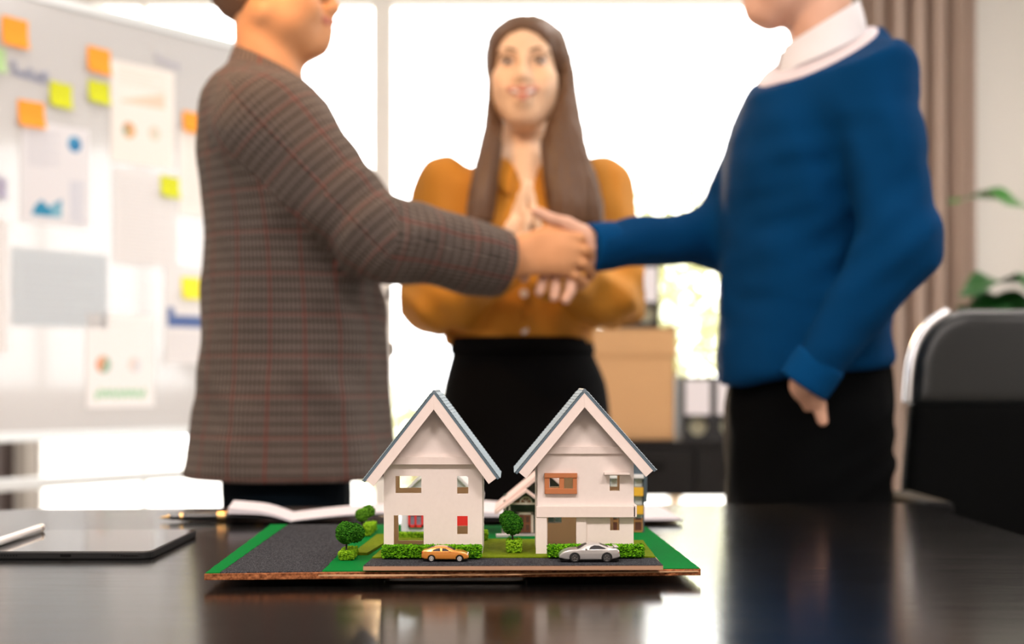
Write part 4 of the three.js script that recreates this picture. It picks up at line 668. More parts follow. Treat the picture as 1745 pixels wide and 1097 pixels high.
car('silver toy sports coupe with a rear spoiler facing left on the strip of road', [at(1003.5, 0, 1.291)[0], Y2, -1.291], Math.PI + 0.03, {
  outline: spline2([[27.3, 3.9], [27.1, 6.4], [23.8, 9.4], [18, 11.3], [10.6, 12], [6.4, 14.2], [3, 15.9], [-2.6, 16.7], [-8.4, 16.3], [-15.2, 13.9], [-20.5, 12.5], [-24, 12.4], [-26.6, 10.2], [-27.2, 6.6], [-26.6, 4.2], [-18, 2.6], [0, 2.3], [22, 2.6]]),
  width: 22, belt: 11.2, lean: 0.62, taper: 1.3, mid: 0, halfLength: 27.3, bounds: [-29.5, 29.5, 18.5], colour: silver, metal: 0.4, darkRim: true,
  fender: (x, y, z) => 0.55 * Math.exp(-((x + 15.4) ** 2 + (y - 7.5) ** 2) / 22) + 0.4 * Math.exp(-((x - 13.6) ** 2 + (y - 8) ** 2) / 20),
  wheels: [[13.6, 4.2], [-15.4, 4.2]], side: [[[0.9, 11.6], [-0.6, 13.9], [-4.0, 15.3], [-8.6, 15.0], [-14.6, 12.7], [-13.8, 11.9]]],
  screens: [[[[11, 12.0], [9, 13.6], [3, 17], [1.8, 15.8], [5.4, 13.9], [9.4, 11.6]], 'windscreen'], [[[-9, 17], [-17.5, 13.8], [-17, 12.6], [-9.6, 15.0]], 'rear_window']],
  lamps: [[22.6, 8.6, 7.6, 1.9, 1.1, 1.7, amber, 'headlight'], [-26.2, 8.6, 7.4, 0.9, 0.8, 2, redLamp, 'tail_light'], [3.2, 12.2, 11.2, 1.0, 0.8, 1.0, mat(...silver, 0.3, { metalness: 0.6 }), 'wing_mirror']],
  extra: [['spoiler', (() => { const g = new RoundedBoxGeometry(4.2, 0.8, 17, 2, 0.35); g.rotateZ(0.12); return g.translate(-24, 13.6, 0); })()], ['spoiler_post', mergeGeometries([-6, 6].map((z) => new THREE.BoxGeometry(2, 1.6, 0.8).translate(-23.8, 12.7, z)))]],
});

// ---------------------------------------------------------------- people
const skinMat = () => new THREE.MeshPhysicalMaterial({ vertexColors: true, roughness: 0.55, specularIntensity: 0.6 });
const joinField = (prims) => (x, y, z) => { let d = 1e9; for (const [f, k] of prims) d = smin(d, f(x, y, z), k); return d; };
function headFrame(c, yaw, pitch, s) {                                // world <-> head: +z is where the face looks
  const m = new THREE.Matrix4().compose(new THREE.Vector3(...c), new THREE.Quaternion().setFromEuler(new THREE.Euler(pitch, yaw, 0, 'YXZ')), new THREE.Vector3(s, s, s)), e = m.clone().invert().elements;
  return { m, s, to: (x, y, z) => [e[0] * x + e[4] * y + e[8] * z + e[12], e[1] * x + e[5] * y + e[9] * z + e[13], e[2] * x + e[6] * y + e[10] * z + e[14]], out: (x, y, z) => new THREE.Vector3(x, y, z).applyMatrix4(m).toArray() };
}
function headField(o = {}) {                                          // in head space: eyes at y = 0, chin near -0.115, crown near 0.12
  const j = o.jaw ?? 1, smile = o.smile ?? 0.5, P = [];
  const cr = o.crown ?? 1; P.push([blob([0, 0.032 * cr, -0.018], [0.074, 0.088 * cr, 0.094]), 0], [blob([0, 0.045 * cr, 0.02], [0.066, 0.06 * cr, 0.07]), 0.02], [blob([0, -0.045, 0.028], [0.056 * j, 0.07, 0.06]), 0.03]);
  P.push([limb([0, -0.094, (o.chin ?? 0.066)], [0, -0.096, 0.06], 0.021 * j), 0.03]);
  for (const s of [-1, 1]) {
    P.push([limb([s * 0.052 * j, -0.055, -0.004], [s * 0.018, -0.1, 0.055], 0.02, 0.016), 0.03], [blob([s * 0.042, -0.026, 0.058], [0.02, 0.018, 0.02]), 0.025]);
    P.push([blob([s * 0.033 * j, -0.058, 0.044], [0.026, 0.03, 0.03]), 0.03]);
    P.push([blob([s * 0.032, -0.048 + 0.004 * smile, 0.074], [0.013, 0.011 + 0.003 * smile, 0.012]), 0.02]);
  }
  P.push([limb([-0.036, 0.02, 0.078], [0.036, 0.02, 0.078], 0.009), 0.015]);
  P.push([limb([0, 0.006, 0.088], [0, -0.03, 0.109], 0.007, 0.0105), 0.012], [blob([0.011, -0.033, 0.099], 0.0078), 0.008], [blob([-0.011, -0.033, 0.099], 0.0078), 0.008]);
  P.push([limb([0, -0.046, 0.094], [0, -0.075, 0.092], 0.011, 0.011), 0.02]);
  let f = joinField(P);
  const sock = [-1, 1].map((s) => blob([s * 0.031, 0.002, 0.1], [0.017, 0.0125, 0.016]));
  const w = 0.021 + 0.006 * smile, up = 0.005 * smile;
  const lipU = [limb([-w, -0.058 + up, 0.089], [0, -0.056, 0.1035], 0.0032, 0.0058), limb([w, -0.058 + up, 0.089], [0, -0.056, 0.1035], 0.0032, 0.0058)];
  const gap = 0.006 * smile, lipL = [limb([-w, -0.059 + up, 0.088], [0, -0.066 - gap, 0.1], 0.003, 0.0065), limb([w, -0.059 + up, 0.088], [0, -0.066 - gap, 0.1], 0.003, 0.0065)];
  const ears = [-1, 1].flatMap((s) => [limb([s * 0.074, 0.012, -0.012], [s * 0.071, -0.022, -0.004], 0.016, 0.01, [1, 0, -s * 0.5], 3), limb([s * 0.081, 0.016, -0.022], [s * 0.075, -0.024, -0.008], 0.006, 0.0045)]);
  const lips = joinField([...lipU, ...lipL].map((g) => [g, 0.003])), ear = joinField(ears.map((g) => [g, 0.006]));
  const field = (x, y, z) => { let d = f(x, y, z); for (const s of sock) d = smax(d, -s(x, y, z), 0.012); d = smin(d, lips(x, y, z), 0.004); return smin(d, ear(x, y, z), 0.008); };
  field.lips = lips; return field;
}
// skin: head, hands and the body beneath the clothes in one geometry
function skin(parts, colour, lipField) {
  const geos = parts.map(([f, lo, hi, cell]) => grow(f, lo, hi, cell)), idx = [], pos = [], nor = [], col = []; let base0 = 0;
  for (const g of geos) { const p = g.attributes.position, n = g.attributes.normal; for (let i = 0; i < p.count; i++) { pos.push(p.getX(i), p.getY(i), p.getZ(i)); nor.push(n.getX(i), n.getY(i), n.getZ(i)); col.push(...colour(p.getX(i), p.getY(i), p.getZ(i))); } for (const k of g.index.array) idx.push(k + base0); base0 += p.count; }
  const g = new THREE.BufferGeometry(); g.setAttribute('position', new THREE.Float32BufferAttribute(pos, 3)); g.setAttribute('normal', new THREE.Float32BufferAttribute(nor, 3)); g.setAttribute('color', new THREE.Float32BufferAttribute(col, 3)); g.setIndex(idx); return g;
}
const bounds = (pts, pad) => [[0, 1, 2].map((i) => Math.min(...pts.map((p) => p[i])) - pad), [0, 1, 2].map((i) => Math.max(...pts.map((p) => p[i])) + pad)];
function handField(spec) {                                            // palm limbs, then finger chains of four joints
  const P = spec.palm.map(([a, b, ra, rb, n, f]) => [limb(a, b, ra, rb, n, f), 0.014]), F = [];
  for (const [pts, r] of spec.fingers) { const c = []; for (let i = 0; i < pts.length - 1; i++) c.push([limb(pts[i], pts[i + 1], mix(r, r * 0.78, i / 3), mix(r, r * 0.78, (i + 1) / 3)), 0.002]); F.push(joinField(c)); }
  const palm = joinField(P), all = [...spec.palm.flatMap(([a, b]) => [a, b]), ...spec.fingers.flatMap(([p]) => p)];
  const field = (x, y, z) => { let f = 1e9; for (const g of F) f = smin(f, g(x, y, z), 0.0025); return smin(palm(x, y, z), f, 0.008); };
  return [field, ...bounds(all, 0.05), spec.cell ?? 0.003];
}
function eyesOf(person, H, iris, browMat, browThick, smile) {         // eyeballs with lids, brows and teeth
  const put = (g) => g.applyMatrix4(H.m), whiteMat = mat(0.75, 0.72, 0.7, 0.2), dark = mat(...iris, 0.15);
  for (const s of [-1, 1]) {
    const e = mesh('eye', put(new THREE.SphereGeometry(0.0112, 20, 14).scale(1, 0.74 - 0.25 * smile, 1).translate(s * 0.031, 0.001, 0.0782)), whiteMat, person);
    mesh('iris', put(new THREE.SphereGeometry(0.0055, 16, 10).scale(1, 0.9, 0.5).translate(s * 0.031, 0.0008, 0.0875)), dark, e);
    mesh('eyelash', put(tube([[s * 0.018, 0.003, 0.0885], [s * 0.026, 0.0085, 0.0915], [s * 0.036, 0.0085, 0.0895], [s * 0.045, 0.002, 0.081]], 0.0016, 12, 6)), browMat, person);
    mesh('eyebrow', put(tube([[s * 0.013, 0.019, 0.0905], [s * 0.026, 0.0245, 0.0905], [s * 0.038, 0.0235, 0.084], [s * 0.049, 0.0165, 0.073]], browThick, 14, 6)), browMat, person);
  }
  if (smile > 0.6) mesh('teeth', put(tube([[-0.022, -0.0565, 0.0915], [-0.012, -0.061, 0.1], [0, -0.0622, 0.1025], [0.012, -0.061, 0.1], [0.022, -0.0565, 0.0915]], 0.0046, 16, 8).translate(0, 0.0005, smile > 0.9 ? -0.0022 : -0.007)), mat(0.85, 0.82, 0.78, 0.25), person);
}
function strip(rows, closed = false, th = 0.003) {                     // a thick band through rows of points
  const n = rows[0].length, P = [], I = [], up = new THREE.Vector3(), e1 = new THREE.Vector3(), e2 = new THREE.Vector3();
  const norm = (r, i) => { const a = rows[r][Math.min(n - 1, i + 1)], b = rows[r][Math.max(0, i - 1)], c = rows[Math.min(rows.length - 1, r + 1)][i], d = rows[Math.max(0, r - 1)][i]; e1.set(...sub3(a, b)); e2.set(...sub3(c, d)); return up.crossVectors(e1, e2).normalize(); };
  for (const s of [1, -1]) rows.forEach((row, r) => row.forEach((p, i) => { const k = norm(r, i); P.push(p[0] + k.x * th / 2 * s, p[1] + k.y * th / 2 * s, p[2] + k.z * th / 2 * s); }));
  const R = rows.length, o = R * n;
  for (let r = 0; r < R - 1; r++) for (let i = 0; i < n - 1; i++) { const a = r * n + i, b = a + 1, c = a + n, d = c + 1; I.push(a, b, d, a, d, c, o + a, o + d, o + b, o + a, o + c, o + d); }
  for (let i = 0; i < n - 1; i++) { I.push(i, o + i, o + i + 1, i, o + i + 1, i + 1); const q = (R - 1) * n + i; I.push(q, o + q + 1, o + q, q, q + 1, o + q + 1); }
  for (let r = 0; r < R - 1; r++) { const a = r * n, b = a + n; I.push(a, b, o + b, a, o + b, o + a); const c = a + n - 1, d = c + n; I.push(c, o + d, d, c, o + c, o + d); }
  const g = new THREE.BufferGeometry(); g.setAttribute('position', new THREE.Float32BufferAttribute(P, 3)); g.setIndex(I); const u = g.toNonIndexed(); u.computeVertexNormals(); g.computeVertexNormals(); return boxUV(g.toNonIndexed());
}
// a collar: rings round the neck between a back and a front point each, open at the front by `gap` radians
function collar(rings, gap, th, n = 44, point = 0, side = [0, 0, 1], droop = 0) {
  return strip(rings.map(([back, front, az], r) => { const row = []; for (let i = 0; i <= n; i++) { const t = gap + (2 * Math.PI - 2 * gap) * i / n, c = Math.cos(t), k = (1 + c) / 2, end = Math.max(0, Math.abs(i / n - 0.5) * 2 - 0.8) / 0.2 * point * (r === rings.length - 1 ? 1 : 0); row.push([mix(back[0], front[0], k) + side[0] * az * Math.sin(t), mix(back[1], front[1], k) - end - droop * r * Math.abs(Math.sin(t)), mix(back[2], front[2], k) + side[2] * az * Math.sin(t)]); } return row; }), false, th);
}
function shoe(parent, [x, z], yaw, m) {
  const c = Math.cos(yaw), s = Math.sin(yaw), w = (l, y, d) => [x + c * l + s * d, y, z - s * l + c * d];
  const f = joinField([[limb(w(-0.07, 0.045, 0), w(0.05, 0.045, 0), 0.042, 0.04), 0], [limb(w(0.05, 0.036, 0), w(0.16, 0.03, 0.005), 0.04, 0.03), 0.03], [limb(w(-0.05, 0.06, 0), w(-0.05, 0.11, 0), 0.042), 0.03]]);
  mesh('shoe', grow((a, b, e) => Math.max(f(a, b, e), 0.003 - b), [x - 0.24, -0.01, z - 0.24], [x + 0.24, 0.17, z + 0.24], 0.01), m, parent);
}
const cloth = (g, m, name, parent) => mesh(name, g, m, parent);
const folds = (x, y, z, f, amp) => amp * noise(x * f, y * f, z * f);
const capped = (f, p, n, k = 0.004) => { const l = Math.hypot(...n), m = n.map((v) => v / l); return (x, y, z) => smax(f(x, y, z), (x - p[0]) * m[0] + (y - p[1]) * m[1] + (z - p[2]) * m[2], k); };   // keep the side behind the plane
const columnAt = (keys, Z, power) => column(keys.map(([py, a, b, az, dz = 0]) => { const A = at(a, py, Z), B = at(b, py, Z); return [A[1], (A[0] + B[0]) / 2, -Z + dz, (B[0] - A[0]) / 2, az]; }), power);

const fineKnit = grain(256, 30, { linear: true, seed: 15, coarse: 0.2, fine: 0.8 });
const plaid = paint(512, 512, (c, w) => {
  c.fillStyle = 'rgb(80,67,60)'; c.fillRect(0, 0, w, w); const R = rng(19);
  const band = (x, y, ww, hh, col) => { c.fillStyle = col; c.fillRect(x, y, ww, hh); };
  for (let i = 0; i < 8; i++) band(i * 64 + 8, 0, 24, w, 'rgba(22,18,16,0.5)');
  for (let i = 0; i < 8; i++) band(i * 64 + 40, 0, 14, w, 'rgba(168,152,144,0.5)');
  for (let i = 0; i < 4; i++) band(0, i * 128 + 20, w, 44, 'rgba(22,18,16,0.15)');
  for (let i = 0; i < 4; i++) band(0, i * 128 + 90, w, 20, 'rgba(176,162,156,0.3)');
  band(300, 0, 18, w, 'rgba(150,44,34,0.6)'); band(0, 330, w, 18, 'rgba(150,46,34,0.45)');
  for (let i = 0; i < 26000; i++) { const v = R() < 0.5 ? 0 : 255; c.fillStyle = `rgba(${v},${v},${v},0.05)`; c.fillRect(R() * w, R() * w, 3, 3); }
});

// ---- the man in the plaid jacket, facing right
{
  const Z = 2.53, P = (x, y, z = Z) => at(x, y, z), o = thing('person', 'man in a brown plaid jacket and dark trousers, shaking hands across the table', 'person');
  const flareTan = [0.62, 0.30, 0.14], H = headFrame(P(466, -16), Math.PI / 2, 0.0, 1.0), hf = headField({ jaw: 1.06, smile: 0.75, chin: 0.079 });  // tan skin saturated further, with the orange lens flare put into its colour
  const h = (px, py, dz) => { const p = at(px, py, 2.5); p[2] += dz; return p; }, N = [0.1, 0.05, 1];
  const hand = handField({ palm: [[h(815, 460, 0.012), h(880, 444, 0.012), 0.027, 0.029, N, 1.3], [h(885, 440, 0.014), h(950, 432, 0.013), 0.031, 0.039, N, 2.2], [h(890, 420, 0.01), h(930, 405, 0.01), 0.02, 0.017, N, 1.2]], fingers: [
    [[h(898, 414, 0.01), h(935, 394, 0.004), h(962, 398, -0.006), h(980, 406, -0.012)], 0.0118],
    [[h(950, 404, 0.012), h(988, 406, 0.006), h(1010, 420, -0.022), h(1003, 432, -0.048)], 0.0105], [[h(956, 420, 0.014), h(997, 427, 0.008), h(1016, 441, -0.02), h(1007, 453, -0.048)], 0.0108],
    [[h(954, 438, 0.013), h(993, 449, 0.008), h(1011, 463, -0.019), h(1002, 473, -0.046)], 0.0103], [[h(947, 455, 0.011), h(980, 469, 0.006), h(996, 481, -0.015), h(988, 487, -0.038)], 0.0092]] });
  const sh = P(455, 205, 2.36), el = P(640, 400, 2.35), wr = P(858, 449, 2.47), hip = P(490, 800), farSh = P(450, 215, 2.7), farEl = P(470, 430, 2.72), farWr = P(520, 600, 2.66), Yf = 0.09;
  const neckA = H.out(0, -0.05, -0.012), neckB = P(461, 175);
  const body = joinField([[limb(P(470, 230), P(490, 800), 0.09, 0.1, [0, 0, 1], 0.75), 0], [limb(neckA, neckB, 0.05, 0.056), 0.03], [limb(sh, el, 0.04, 0.034), 0.03], [limb(el, wr, 0.034, 0.026), 0.01], [limb(farSh, farEl, 0.04, 0.034), 0.03], [limb(farEl, farWr, 0.034, 0.026), 0.01],
    ...[-0.09, 0.09].flatMap((d) => { const a = [hip[0], hip[1], hip[2] + d], k = [hip[0] + 0.01, 0.5, hip[2] + d], f = [hip[0] - 0.01, Yf, hip[2] + d]; return [[limb(a, k, 0.07, 0.05), 0.02], [limb(k, f, 0.05, 0.035), 0.01]]; })]);
  const headW = (x, y, z) => { const q = H.to(x, y, z); return smin(hf(...q) * H.s, limb1(x, y, z), 0.02); }, limb1 = limb(neckA, neckB, 0.057, 0.062);
  const farHand = handField({ cell: 0.004, palm: [[farWr, P(540, 655, 2.66), 0.026, 0.034, [0, 0, 1], 2], [P(535, 640, 2.66), P(545, 680, 2.66), 0.034, 0.032, [0, 0, 1], 2.2]], fingers: [0, 1, 2, 3].map((i) => [[P(523 + i * 15, 680, 2.66), P(528 + i * 15, 712, 2.65), P(530 + i * 13, 735, 2.645), P(528 + i * 12, 748, 2.65)], 0.009]).concat([[[P(560, 640, 2.65), P(580, 668, 2.64), P(585, 690, 2.64), P(583, 705, 2.645)], 0.0105]]) });
  const colour = (x, y, z) => { const q = H.to(x, y, z), l = hf.lips(...q); if (Math.abs(q[0]) < 0.05 && q[2] > 0.07 && l < 0.0012) return [0.5, 0.17, 0.11]; const r = 0.03 * noise(x * 25, y * 25, z * 25); return [flareTan[0] + r, flareTan[1] + r * 0.6, flareTan[2] + r * 0.4]; };
  const lo = H.out(0, 0, 0);
  mesh('body', skin([[body, [lo[0] - 0.35, 0.0, -2.95], [el[0] + 0.35, lo[1] - 0.1, -2.2], 0.014], [headW, [lo[0] - 0.15, neckB[1] - 0.02, lo[2] - 0.12], [lo[0] + 0.15, lo[1] + 0.14, lo[2] + 0.12], 0.0032], hand, farHand], colour), skinMat(), o);
  const hairDark = mat(0.16, 0.075, 0.035, 0.7);
  eyesOf(o, H, [0.03, 0.015, 0.01], hairDark, 0.0032, 0.75);
  const cap = joinField([[blob([0, 0.03, -0.024], [0.08, 0.1, 0.098]), 0], [blob([0, 0.1, 0.03], [0.06, 0.035, 0.06]), 0.03]]);
  const hairF = (x, y, z) => { const q = H.to(x, y, z); let d = cap(...q) + 0.0025 * noise(q[0] * 90, q[1] * 30, q[2] * 30); d = smax(d, q[2] - 0.03 - 0.5 * (q[1] - 0.02) - Math.max(0, q[1] - 0.06) * 2, 0.01); d = smax(d, -0.058 - q[1] + Math.max(0, q[2] + 0.05) * 1.6, 0.012); return smax(d, -(Math.hypot(Math.abs(q[0]) - 0.08, q[1] + 0.005, q[2] + 0.008) - 0.026), 0.008) * H.s; };
  mesh('hair', grow(hairF, [lo[0] - 0.14, lo[1] - 0.1, lo[2] - 0.12], [lo[0] + 0.12, lo[1] + 0.16, lo[2] + 0.12], 0.004), hairDark, o);
  // jacket
  const torso = columnAt([[96, 408, 508, 0.075], [125, 380, 528, 0.11], [150, 360, 545, 0.155], [185, 352, 566, 0.19], [250, 349, 600, 0.205], [350, 352, 630, 0.2], [450, 357, 642, 0.195], [550, 349, 655, 0.19], [650, 336, 665, 0.195], [750, 325, 673, 0.2], [830, 316, 679, 0.205]], Z, 2.25);
  const up = limb(sh, el, 0.086, 0.067), fore = limb(el, wr, 0.067, 0.058), far1 = limb(farSh, farEl, 0.07, 0.06), far2 = limb(farEl, farWr, 0.06, 0.05);
  let jk = (x, y, z) => {
    let d = torso(x, y, z); const arm = smin(up(x, y, z), fore(x, y, z), 0.03); d = smin(d, arm, 0.035); d = smin(d, smin(far1(x, y, z), far2(x, y, z), 0.03), 0.03);
    const s = (x - sh[0]) * 0.7 - (y - sh[1]) * 0.7, bend = Math.exp(-(((x - el[0]) ** 2 + (y - el[1]) ** 2) / 0.02));
    return d + folds(x, y, z, 5, 0.006) + 0.0035 * bend * Math.sin(s * 95 + 30 * z) + 0.003 * noise(x * 14 + y * 10, (y - x) * 5, z * 5);
  };
  jk = capped(jk, P(398, 106), [0.43, 1, 0]); { const d = sub3(wr, el), L = Math.hypot(...d); const a = jk, armF = (x, y, z) => Math.hypot(x - wr[0], y - wr[1], z - wr[2]); jk = (x, y, z) => (armF(x, y, z) < 0.14 ? smax(a(x, y, z), ((x - wr[0]) * d[0] + (y - wr[1]) * d[1] + (z - wr[2]) * d[2]) / L, 0.006) : a(x, y, z)); }
  jk = capped(jk, P(490, 811), [0.0, -1, 0], 0.008);
  const plaidMat = new THREE.MeshPhysicalMaterial({ map: scaled(plaid, 0.068), roughness: 0.9, sheen: 0.3, sheenRoughness: 0.6, sheenColor: new THREE.Color(0.8, 0.7, 0.6), bumpMap: scaled(fineKnit, 0.02), bumpScale: 0.0006 });
  const armD = (x, y, z) => Math.min(up(x, y, z), fore(x, y, z));
  const jg = grow(jk, [lo[0] - 0.25, 0.72, -2.9], [wr[0] + 0.04, neckA[1] + 0.08, -2.2], 0.0095);
  cloth(weave(jg, [columnUV(torso, 0.19, (x, y, z) => torso(x, y, z) - 0.004), boneUV(sh, el, 0.075, up), boneUV(el, wr, 0.063, fore), boneUV(farSh, farEl, 0.07, far1), boneUV(farEl, farWr, 0.06, far2)]), plaidMat, 'jacket', o);
  cloth(collar([[P(407, 100), P(522, 152), 0.062], [P(400, 84), P(530, 148), 0.07], [P(392, 112), P(538, 170), 0.09]], 0.3, 0.006), new THREE.MeshPhysicalMaterial({ map: scaled(plaid, 0.068), roughness: 0.9 }), 'jacket_collar', o);
  const btn = mat(0.03, 0.02, 0.015, 0.35); for (const [px, py] of [[662, 500], [669, 595]]) mesh('jacket_button', new THREE.CylinderGeometry(0.011, 0.011, 0.006, 20).rotateZ(Math.PI / 2).translate(...P(px, py, 2.5)), btn, o);
  // trousers
  const navy = mat(0.0015, 0.004, 0.007, 1, { specularIntensity: 0.15 }), hipC = columnAt([[770, 388, 594, 0.15], [850, 385, 597, 0.16], [930, 392, 590, 0.16]], Z, 2.3), F = [-0.085, 0.085].map((d) => [limb([hip[0] + 0.005, 0.7, hip[2] + d], [hip[0] + 0.01, 0.48, hip[2] + d], 0.095, 0.078), limb([hip[0] + 0.01, 0.48, hip[2] + d], [hip[0] - 0.015, 0.1, hip[2] + d], 0.078, 0.058)]);
  const tf = (x, y, z) => { let d = hipC(x, y, z); for (const [a, b] of F) d = smin(d, smin(a(x, y, z), b(x, y, z), 0.02), 0.02); return Math.max(d + folds(x, y, z, 9, 0.004), 0.06 - y); };
  cloth(grow(tf, [hip[0] - 0.2, 0.04, -2.8], [hip[0] + 0.2, 0.83, -2.26], 0.012), navy, 'trousers', o);
  for (const d of [-0.085, 0.085]) shoe(o, [hip[0] + 0.0, hip[2] + d], 0, M.black);
}
// ---- the man in the blue sweater, facing left
{
  const Z = 2.53, P = (x, y, z = Z) => at(x, y, z), o = thing('person', 'man in a blue sweater and white collar with one hand in his pocket', 'person');
  const pink = [0.66, 0.39, 0.28], H = headFrame(P(1362, -64), -Math.PI / 2, 0.0, 0.95), hf = headField({ jaw: 1.04, smile: 0.3, chin: 0.079 }), lo = H.out(0, 0, 0);
  const h = (px, py, dz) => { const p = at(px, py, 2.5); p[2] += dz; return p; }, N = [0, 0, 1];
  const hand = handField({ palm: [[h(1050, 418, -0.045), h(1010, 420, -0.02), 0.025, 0.029, N, 1.25], [h(1003, 424, -0.02), h(945, 436, -0.024), 0.036, 0.038, N, 2.1], [h(1000, 402, -0.012), h(970, 388, -0.006), 0.019, 0.015, N, 1.1]], fingers: [
    [[h(990, 396, -0.008), h(965, 380, 0.0), h(940, 374, 0.006), h(914, 362, 0.01)], 0.0125],
    [[h(935, 424, -0.026), h(909, 443, -0.022), h(898, 463, -0.012), h(893, 474, -0.006)], 0.0098], [[h(942, 438, -0.026), h(930, 464, -0.018), h(923, 486, -0.004), h(919, 498, 0.002)], 0.0106],
    [[h(954, 446, -0.026), h(948, 470, -0.012), h(946, 494, 0.002), h(944, 507, 0.007)], 0.0108], [[h(968, 450, -0.022), h(973, 474, -0.008), h(972, 496, 0.004), h(964, 511, 0.008)], 0.0112]] });
  const sh = P(1490, 136, 2.34), el = P(1531, 425, 2.29), wr = P(1372, 652, 2.33), farSh = P(1338, 188, 2.71), farEl = P(1222, 400, 2.64), farWr = h(1010, 420, -0.018);
  const pocket = handField({ palm: [[P(1392, 625, 2.335), P(1374, 655, 2.34), 0.026, 0.027, [0, 0, 1], 1.3], [P(1374, 655, 2.343), P(1389, 703, 2.37), 0.024, 0.016, [0.3, 0, 1], 2.0], [P(1386, 668, 2.345), P(1402, 718, 2.344), 0.012, 0.007, [0, 0, 1], 1.2]], fingers: [0, 1, 2, 3].map((i) => [[P(1362 + i * 14, 708, 2.392), P(1366 + i * 14, 738, 2.402), P(1368 + i * 13, 760, 2.41), P(1370 + i * 12, 774, 2.414)], 0.009]).concat([[[P(1398, 690, 2.35), P(1402, 714, 2.352), P(1400, 736, 2.38), P(1396, 752, 2.395)], 0.0105]]) });
  const neckA = H.out(0, -0.055, -0.03), neckB = P(1412, 110), hipN = P(1408, 720, 2.45), hipF = P(1336, 720, 2.61);
  const legs = (q, r) => { const k = [q[0] - 0.01, 0.5, q[2]], f = [q[0], 0.09, q[2]]; return [[limb(q, k, r[0], r[1]), 0.02], [limb(k, f, r[1], r[2]), 0.012]]; };
  const body = joinField([[limb(P(1400, 240), P(1375, 690), 0.08, 0.09, [0, 0, 1], 0.75), 0], [limb(neckA, neckB, 0.05, 0.054), 0.03], [limb(sh, el, 0.04, 0.034), 0.03], [limb(el, wr, 0.034, 0.026), 0.01], [limb(farSh, farEl, 0.04, 0.034), 0.03], [limb(farEl, farWr, 0.034, 0.026), 0.01], ...legs(hipN, [0.07, 0.05, 0.035]), ...legs(hipF, [0.07, 0.05, 0.035])]);
  const neck = limb(neckA, neckB, 0.057, 0.06), headW = (x, y, z) => smin(hf(...H.to(x, y, z)) * H.s, neck(x, y, z), 0.02);
  const colour = (x, y, z) => { const q = H.to(x, y, z), l = hf.lips(...q); if (Math.abs(q[0]) < 0.05 && q[2] > 0.07 && l < 0.0012) return [0.56, 0.25, 0.2]; const r = 0.03 * noise(x * 25, y * 25, z * 25); return [pink[0] + r, pink[1] + r * 0.7, pink[2] + r * 0.6]; };
  mesh('body', skin([[body, [farWr[0] - 0.06, 0.0, -2.95], [el[0] + 0.12, lo[1] - 0.1, -2.15], 0.014], [headW, [lo[0] - 0.15, neckB[1] - 0.03, lo[2] - 0.12], [lo[0] + 0.17, lo[1] + 0.14, lo[2] + 0.12], 0.0034], hand, pocket], colour), skinMat(), o);
  const hairDark = mat(0.02, 0.014, 0.011, 0.5); eyesOf(o, H, [0.03, 0.015, 0.01], hairDark, 0.0032, 0.3);
  const cap = blob([0, 0.04, -0.022], [0.081, 0.092, 0.1]);
  mesh('hair', grow((x, y, z) => { const q = H.to(x, y, z); let d = cap(...q) + 0.0025 * noise(q[0] * 90, q[1] * 30, q[2] * 30); d = smax(d, q[2] - 0.03 - 0.5 * (q[1] - 0.02) - Math.max(0, q[1] - 0.06) * 2, 0.01); d = smax(d, -0.035 - q[1] + Math.max(0, q[2] + 0.03) * 1.4, 0.012); return smax(d, -(Math.hypot(Math.abs(q[0]) - 0.08, q[1] + 0.005, q[2] + 0.008) - 0.026), 0.008) * H.s; }, [lo[0] - 0.12, lo[1] - 0.1, lo[2] - 0.12], [lo[0] + 0.14, lo[1] + 0.16, lo[2] + 0.12], 0.004), hairDark, o);
  // sweater
  const torso = columnAt([[30, 1345, 1485, 0.085], [62, 1322, 1508, 0.11], [95, 1303, 1530, 0.15], [140, 1278, 1545, 0.19], [190, 1253, 1548, 0.205], [250, 1241, 1546, 0.21], [350, 1234, 1535, 0.2], [450, 1231, 1525, 0.19], [560, 1227, 1516, 0.185], [625, 1223, 1519, 0.185], [690, 1226, 1522, 0.185]], Z, 2.25);
  const up = limb(sh, el, 0.073, 0.062), fore = limb(el, wr, 0.062, 0.04), far1 = limb(farSh, farEl, 0.066, 0.055), far2 = limb(farEl, farWr, 0.053, 0.04);
  const armA = (x, y, z) => smin(up(x, y, z), fore(x, y, z), 0.03), armB = (x, y, z) => smin(far1(x, y, z), far2(x, y, z), 0.03);
  const trim = (f, e, w) => { const d = sub3(w, e), L = Math.hypot(...d); return (x, y, z) => smax(f(x, y, z), ((x - w[0]) * d[0] + (y - w[1]) * d[1] + (z - w[2]) * d[2]) / L, 0.006); };
  const tA = trim(armA, el, wr), tB = trim(armB, farEl, farWr);
  let hem = capped(torso, P(1360, 641), [0.13, -1, 0], 0.02);
  let sw = (x, y, z) => {
    let d = hem(x, y, z); d = smin(d, tA(x, y, z), mix(0.006, 0.05, smooth(sh[1] - 0.14, sh[1], y))); d = smin(d, tB(x, y, z), 0.03);
    const b = Math.exp(-((x - el[0]) ** 2 + (y - el[1]) ** 2) / 0.012), c = Math.exp(-((x - sh[0] + 0.05) ** 2 + (y - sh[1] + 0.12) ** 2) / 0.01);
    return d + folds(x, y, z, 5.5, 0.006) + 0.0035 * b * Math.sin((x * 0.8 - y) * 90) + 0.004 * c * Math.sin((x + y * 0.35) * 80) + 0.0025 * noise(x * 6, y * 18, z * 6);
  };
  sw = capped(capped(sw, P(1315, 128), [-0.485, 1, 0.3], 0.005), P(1315, 128), [-0.485, 1, -0.4], 0.005);
